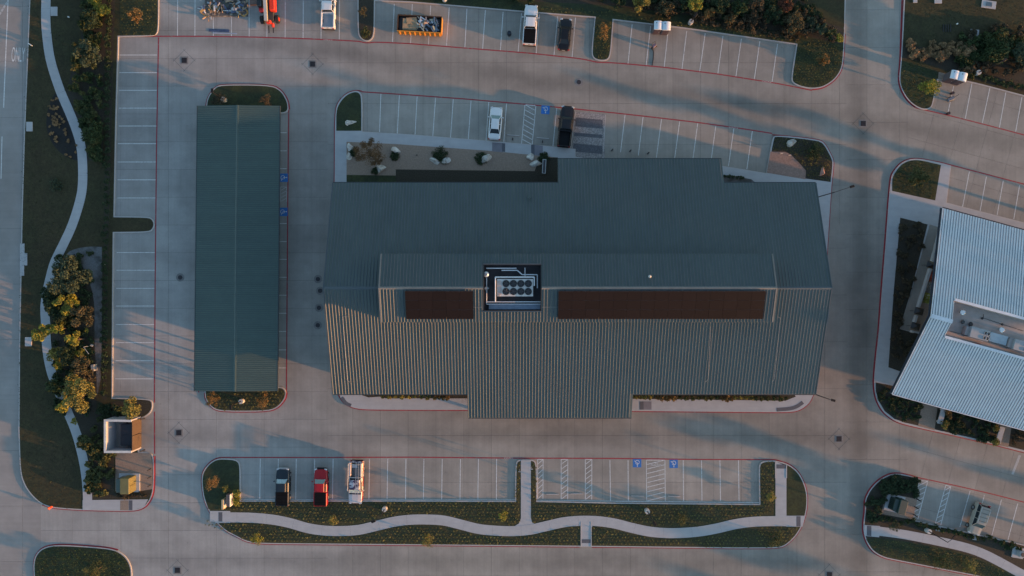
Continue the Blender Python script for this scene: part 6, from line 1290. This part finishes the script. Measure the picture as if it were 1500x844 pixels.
shrub_row([p for p in [(69 + rnd.random() * 50, 140 + rnd.random() * 92) for _ in range(150)] if inside(p, [(84, 136), (75, 150), (70, 175), (73, 197), (84, 217), (101, 230), (113, 233), (115, 215), (97, 178)])][:46], 'straw', 'small pale tuft in the dark mulch crescent', 'tufts of the mulch crescent', name='tuft', r=2.6, h=.35, n=70, leaf=.09, stuff=True)
shrub_row([(161.5 - (y - 60) * .012 + rnd.uniform(-1, 1), y) for y in range(-20, 585, 11)], 'dark', lambda x, y: 'clipped dark shrub of the west kerb hedge, ' + ('beside the top lawn corner' if y < 54 else 'beside the northern eleven stalls, upper part' if y < 185 else 'beside the northern eleven stalls, lower part' if y < 316 else 'at the rounded kerb nose' if y < 342 else 'beside the southern stalls and the grey gravel' if y < 460 else 'beside the southern stalls in the sunlit part'), 'hedge shrubs along the west kerb', r=6.2, h=.9, n=230, leaf=.11)
shrub_row([(rnd.uniform(132, 167), rnd.uniform(612, 726)) for _ in range(46)], 'olive', lambda x, y: 'spiky olive shrub between path and car park, ' + ('west of the bin enclosure' if y < 664 else 'west of the yellow-green transformer' if y < 712 else 'at the south end by the corner walk'), 'shrubs west of the bin enclosure', r=6.5, h=1.1, n=230, leaf=.17)
shrub_row([(rnd.uniform(150, 180), rnd.uniform(592, 610)) for _ in range(12)], 'dark', 'dark shrub in the kerb end bed north of the bin enclosure', 'dark shrubs north of the bin enclosure', r=7, h=1.0, n=260, leaf=.13, stuff=True)
shrub_row([(rnd.uniform(172, 222), rnd.uniform(721, 729)) for _ in range(14)], 'brown', 'low brown plant in the strip south of the southwest pad', 'plants south of the southwest pad', r=3.5, h=.4, n=120, leaf=.09, stuff=True)
# north bed
sp = [(rnd.uniform(560, 1190), 0) for _ in range(120)]; sp = [(x, (-8 + (x - 560) * .052) - rnd.uniform(0, 26)) for x, _ in sp]
shrub_row(sp[70:], 'dark', 'low dark planting in the long north boundary bed', '', r=7, h=.9, n=240, leaf=.13, stuff=True)
shrub_row(sp[:40], 'dark', lambda x, y: 'dark shrub in the north boundary bed, ' + ('behind the orange-yellow skip' if x < 700 else 'behind the white pickup and black sedan' if x < 880 else 'behind the portable toilets' if x < 1020 else 'at the foot of the north wood'), 'dark shrubs of the north bed', r=8, h=1.2, n=280, leaf=.14)
shrub_row([(930 + i * 3.6, 0 + i * .55 + rnd.uniform(-12, 16)) for i in range(80)], 'brown', 'brown shrub planting in the north wood', '', r=9, h=1.6, n=420, leaf=.13, stuff=True)
shrub_row([(930 + i * 3.6, -4 + i * .5 + rnd.uniform(-12, 14)) for i in range(76)], 'dark', 'dark shrub planting in the north wood', '', r=9, h=1.5, n=380, leaf=.13, stuff=True)
shrub_row([(1400 + rnd.random() * 100, 52 + rnd.random() * 46) for i in range(46)], 'green', 'dark green shrub planting in the northeast bed', '', r=8, h=1.2, n=300, leaf=.13, stuff=True)
shrub_row([(1020 + i * 7.5 + rnd.uniform(-2, 2), 31 + i * 1.35 + rnd.uniform(-3, 3)) for i in range(20)], 'brown', 'brown shrub at the foot of the north wood', 'brown shrubs of the north wood', r=6.5, h=1.0, n=240, leaf=.12, stuff=True)
# north-east ornamental grasses
sp = [(rnd.uniform(1326, 1420), rnd.uniform(64, 88)) for _ in range(42)] + [(rnd.uniform(1400, 1498), rnd.uniform(86, 108)) for _ in range(26)] + [(rnd.uniform(1405, 1500), rnd.uniform(42, 58)) for _ in range(16)]
shrub_row(sp[:44], 'straw', lambda x, y: 'straw-coloured ornamental grass clump, ' + ('beside the east drive kerb' if x < 1350 else 'north of the yellow-green tree' if x < 1385 else 'north of the northeast portable toilets'), 'straw grasses of the northeast bed', name='grass_clump', r=6.5, h=1.0, n=300, leaf=.15, cat='ornamental grass')
shrub_row(sp[44:], 'brown', lambda x, y: 'brown ornamental grass clump, ' + ('beside the grated slab' if y < 62 else 'south of the large dark shrub dome' if x > 1450 else 'near the northeast lamp base'), 'brown grasses of the northeast bed', name='grass_clump', r=6, h=.9, n=260, leaf=.14, cat='ornamental grass')
shrub_row([(1405 + i * 4.2 + rnd.uniform(-1, 1), 112.5 + i * 1.08 - rnd.uniform(2, 9)) for i in range(24)], 'olive', 'low olive shrub behind the kerb of the northeast stalls', 'olive shrubs behind the northeast stalls', r=4, h=.6, n=170, leaf=.1, stuff=True)
# east beds
sp = [(rnd.uniform(1306, 1350), rnd.uniform(325, 535)) for _ in range(200)]
BED = [(1318, 319), (1358, 329), (1334.4, 424), (1317, 482), (1342, 489), (1330, 520), (1318, 542), (1302, 536), (1310, 424)]
shrub_row([p for p in sp if inside(p, BED)][:90], 'brown', 'low dark brown plant in the planter bed west of the east building', 'plants of the east planter bed', r=4.5, h=.45, n=150, leaf=.1, stuff=True)
BED2 = [(1284, 566), (1309, 570), (1350, 592), (1344, 622), (1322, 616), (1297, 603), (1286, 585)]
shrub_row([p for p in [(rnd.uniform(1284, 1352), rnd.uniform(566, 622)) for _ in range(120)] if inside(p, BED2)][:60], 'dark', 'low dark plant in the southwest corner bed of the east building', 'corner bed plants of the east building', r=4.5, h=.45, n=150, leaf=.1, stuff=True)
BED3 = [(1372, 596), (1462, 618), (1456, 648), (1390, 632)]
shrub_row([p for p in [(rnd.uniform(1372, 1462), rnd.uniform(596, 648)) for _ in range(100)] if inside(p, BED3)][:50], 'dark', 'dark plant in the bed under the south eave of the east building', 'south bed plants of the east building', r=5.5, h=.6, n=190, leaf=.11, stuff=True)
shrub_row([(1482 + rnd.uniform(0, 30), 628 + rnd.uniform(0, 22)) for _ in range(14)], 'brown', 'brown plant in the bed at the right edge, under the south eave', 'right edge bed plants', r=4.5, h=.5, n=150, leaf=.1, stuff=True)
BED4 = [(1269, 745), (1268, 733), (1275, 719), (1287, 706), (1301, 697.5), (1313, 696), (1330, 698), (1340, 701.5), (1343, 707), (1340, 729), (1297, 719), (1288, 750), (1286, 766), (1267, 764)]
shrub_row([p for p in [(rnd.uniform(1266, 1344), rnd.uniform(696, 766)) for _ in range(190)] if inside(p, BED4)][:90], 'dark', 'dark green shrub round the green transformer in the southeast island', 'dark shrubs of the southeast island', r=5.5, h=.7, n=190, leaf=.11, stuff=True)
shrub_row([(1292 + i * 8.6, 757 + (max(0, i - 4)) * 2.05 + rnd.uniform(0, 9)) for i in range(24)], 'green', 'green shrub between the southeast stalls and the footpath', 'green shrubs along the southeast footpath', r=5, h=.6, n=190, leaf=.11)

# ground cover: thousands of small tufts, planted in staggered rows
def cover(label, px, kind, step=(.56, .47), tuft=.15, n=10, ang=0, holes=(), name='ground_cover', jit=.08, hh=.16, skip=.02, cat='ground cover', z=.15, seed=1, lf=.085):
    rd = random.Random(seed); P = GL(px); x0, x1 = min(p[0] for p in P), max(p[0] for p in P); y0, y1 = min(p[1] for p in P), max(p[1] for p in P); mb = MB(); j = 0; y = y0; Hs = [GL(h) for h in holes]
    while y < y1:
        x = x0 + (step[0] / 2 if j % 2 else 0)
        while x < x1:
            p = (x + rd.uniform(-jit, jit), y + rd.uniform(-jit, jit))
            if rd.random() > skip and inside(p, P) and not any(inside(p, h) for h in Hs):
                s_ = rd.uniform(.7, 1.25)
                for k in range(n):
                    a = rd.uniform(0, 6.28); d = tuft * s_ * rd.random() ** .6; leafquad(mb, Vector((p[0] + d * math.cos(a), p[1] + d * math.sin(a), z + rd.uniform(.02, hh) * s_ * (1.2 - d / (tuft * s_) * .6))), lf * s_, rd, .6)
            x += step[0]
        y += step[1]; j += 1
    return tag(mb.build(name, LM[kind]), label, cat, None, 'stuff')
def band(pts, half):
    P = [Vector(p) for p in pts]; u = []; l = []
    for i, p in enumerate(P):
        e = (P[min(i + 1, len(P) - 1)] - P[max(0, i - 1)]).normalized(); nrm = Vector((-e.y, e.x)); u.append(tuple(p + nrm * half)); l.append(tuple(p - nrm * half))
    return u + l[::-1]
pathpoly = band(s_path, 9.2)
SI = [(299, 768), (312, 746), (352, 740), (353, 735), (754, 736), (756, 676), (762, 675), (779, 675), (785, 677), (786, 736), (1112, 741), (1113, 678), (1120, 677), (1134, 676), (1152, 680), (1153, 756), (1178, 757), (1173, 770), (1163, 784), (1150, 796.5), (1139, 800.5), (1076, 800.5), (600, 796), (380, 794), (362, 791), (346, 782)]
LM['bed'] = leafmat('yellow green bed plant', (.125, .125, .042), (.062, .070, .030), .5)
cover('low yellow-green ground cover planted in staggered rows over mulch in the south island', SI, 'bed', holes=[pathpoly, [(761, 670), (780, 670), (780, 775), (761, 775)], [(849, 763), (868, 763), (868, 805), (849, 805)], [(1133.5, 672), (1153.5, 672), (1153.5, 770), (1133.5, 770)], [(305, 746), (340, 746), (340, 767), (305, 767)], [(1148, 753), (1184, 753), (1184, 773), (1148, 773)]], seed=2)
cover('low green ground cover over mulch in the carport south island', [(303, 577), (304, 585), (312, 595), (323, 600.5), (392, 600.5), (406, 595), (415, 584), (417.5, 575), (415, 570)], 'bed', seed=3, tuft=.14)
LM['cover2'] = leafmat('green gold cover', (.085, .085, .028), (.045, .055, .02), .5)
cover('green-gold ground cover in the island by the reddish granite', [(1134, 201), (1199, 208), (1206, 214), (1216, 233), (1217, 240), (1214, 265), (1182, 262), (1182, 250), (1171, 237), (1159, 225), (1150, 221), (1130, 220)], 'cover2', (.42, .38), .16, 7, seed=4)
cover('mottled ground cover in the lawn nose at the north end of the east drive', [(1168, 70), (1200, 60), (1234, 70), (1232, 92), (1228, 105), (1218, 117), (1204, 126), (1189, 128), (1173, 125.5), (1162, 120), (1161, 115)], 'cover2', (.42, .38), .14, 6, seed=5)
cover('mottled ground cover in the kerb nose east of the black sedan', [(873, 32), (895, 34), (892, 80), (884, 86), (874, 86), (869, 78)], 'cover2', (.42, .38), .14, 6, seed=6)
cover('mottled ground cover in the top left corner lawn of the car park', [(178, -20), (230, -20), (230, 44), (226, 51), (178, 51)], 'cover2', (.5, .45), .13, 5, seed=7)
cover('yellowish row planting behind the kerb of the north stalls', [(760, 8), (880, 16), (1010, 32), (1165, 54), (1165, 63), (1000, 39), (872, 24), (765, 14)], 'bed', (.6, .5), .16, 7, seed=8)
cover('dim ground cover along the kerb behind the skip', [(552, -20), (760, -4), (765, 13), (600, 1), (552, -1)], 'dark', (.6, .5), .16, 6, seed=9)
cover('straggly weeds in the southwest island and verge', [(54, 830), (56, 815), (64, 806), (76, 800.5), (156, 804.5), (172, 808), (184, 817), (191, 831), (191, 850), (54, 850)], 'green', (.35, .33), .14, 5, seed=10)
cover('mottled grass growing in the southeast island below the footpath', [(1272, 790), (1290, 789), (1376, 803), (1413, 812), (1450, 826), (1490, 845), (1470, 850), (1426, 839), (1314, 817), (1294, 812), (1281, 804)], 'cover2', (.4, .36), .13, 5, seed=11)
LM['blade'] = leafmat('grass blade', (.040, .042, .018), (.030, .036, .014), .5); LM['blade2'] = leafmat('green blade', (.030, .052, .016), (.045, .05, .016), .5)
cover('rough winter grass of the roadside lawn', [(44, -20), (40, 100), (36, 200), (33, 300), (31, 400), (29, 500), (28.5, 630), (31, 692), (38, 711), (49, 725), (63, 737), (80, 742.5), (121, 744), (119, 700), (112, 660), (100, 625), (80, 585), (66, 540), (58, 500), (57, 440), (64, 400), (84, 358), (104, 312), (113, 270), (111, 240), (98, 198), (70, 198), (66, 175), (72, 150), (80, 138), (68, 90), (60, 50), (59, -20)], 'blade', (.50, .46), .26, 3, seed=12, jit=.2, hh=.06, name='grass', cat='grass', lf=.07)
cover('rough grass between the winding path and the northwest shrub bed', [(80, -20), (118, -20), (118, 60), (104, 110), (96, 140), (84, 100), (77, 50)], 'blade', (.50, .46), .26, 3, seed=13, jit=.2, hh=.06, name='grass', cat='grass', lf=.07)
cover('rough grass east of the middle stretch of the winding path', [(130, 240), (152, 240), (152, 358), (118, 360), (102, 370), (110, 340), (124, 305), (129, 275)], 'blade', (.50, .46), .26, 3, seed=14, jit=.2, hh=.06, name='grass', cat='grass', lf=.07)
cover('rough grass of the northeast lawn', [(1327, -20), (1498, -20), (1500, 45), (1410, 52), (1390, 64), (1326, 62)], 'blade', (.50, .46), .26, 3, seed=15, jit=.2, hh=.06, name='grass', cat='grass', lf=.07)
cover('green grass of the northeast kerb nose beside the yellow-green tree', [(1322, 92), (1345, 93), (1370, 105), (1366, 128), (1362, 150), (1355, 157), (1343, 153), (1330, 141), (1320.5, 126), (1320, 112)], 'blade2', (.4, .36), .2, 4, seed=16, jit=.15, hh=.08, name='grass', cat='grass', lf=.08)
cover('green grass of the east island under the gold-green tree', [(1308, 279), (1308, 263), (1311, 256), (1320, 243.5), (1331, 237.5), (1345, 236.5), (1375, 243.5), (1367, 291)], 'blade2', (.4, .36), .2, 4, seed=17, jit=.15, hh=.08, name='grass', cat='grass', lf=.08)

# ---- beyond the picture to the east: the neighbours whose long shadows fall across the site
def far_tree(label, x, y, r, h, kind, seed):
    t = thing('shade_tree', label, 'tree', (x, y, 0), 0, 'trees beyond the east edge'); mb, L = crown_mesh(seed, r, h, int(700 + 160 * r * r), .42, 12, bot=.25)
    mb.build('crown', LM[kind], t); m = MB(); m.tube((0, 0, 0), (0, 0, h * .4), h * .03, 8, r2=h * .018); m.build('trunk', bark, t)
    for c, rr in L[::3]: m = MB(); m.tube((0, 0, h * .35), tuple(c), h * .012, 5, r2=h * .004); m.build('limb', bark, t)
def T2XY(tperp, x):  # place by the perpendicular offset of its shadow band
    a = R(SUN_AZ); return x, (tperp - math.sin(a) * x) / math.cos(a)
k = 0
for tp, x, r, h in ((22.5, 100, 2.6, 16), (18.5, 108, 2.8, 19), (14, 104, 3.0, 20), (25.8, 92, 1.8, 10.5), (9.5, 112, 2.6, 21), (-11.5, 104, 2.6, 11), (-26.5, 128, 3.0, 15), (-33.5, 118, 2.2, 12), (33.5, 92, 1.8, 10.5), (36.8, 112, 1.6, 11), (-40.0, 110, 1.7, 12), (-47.5, 96, 2.6, 12), (-19.5, 140, 1.2, 9), (55, 110, 3, 9), (-5.5, 150, 1.6, 12)):
    x_, y_ = T2XY(tp, x); k += 1; far_tree('broad shade tree standing out of frame beyond the east edge', x_, y_, r, h, ('green', 'olive', 'dark')[k % 3], 300 + k)
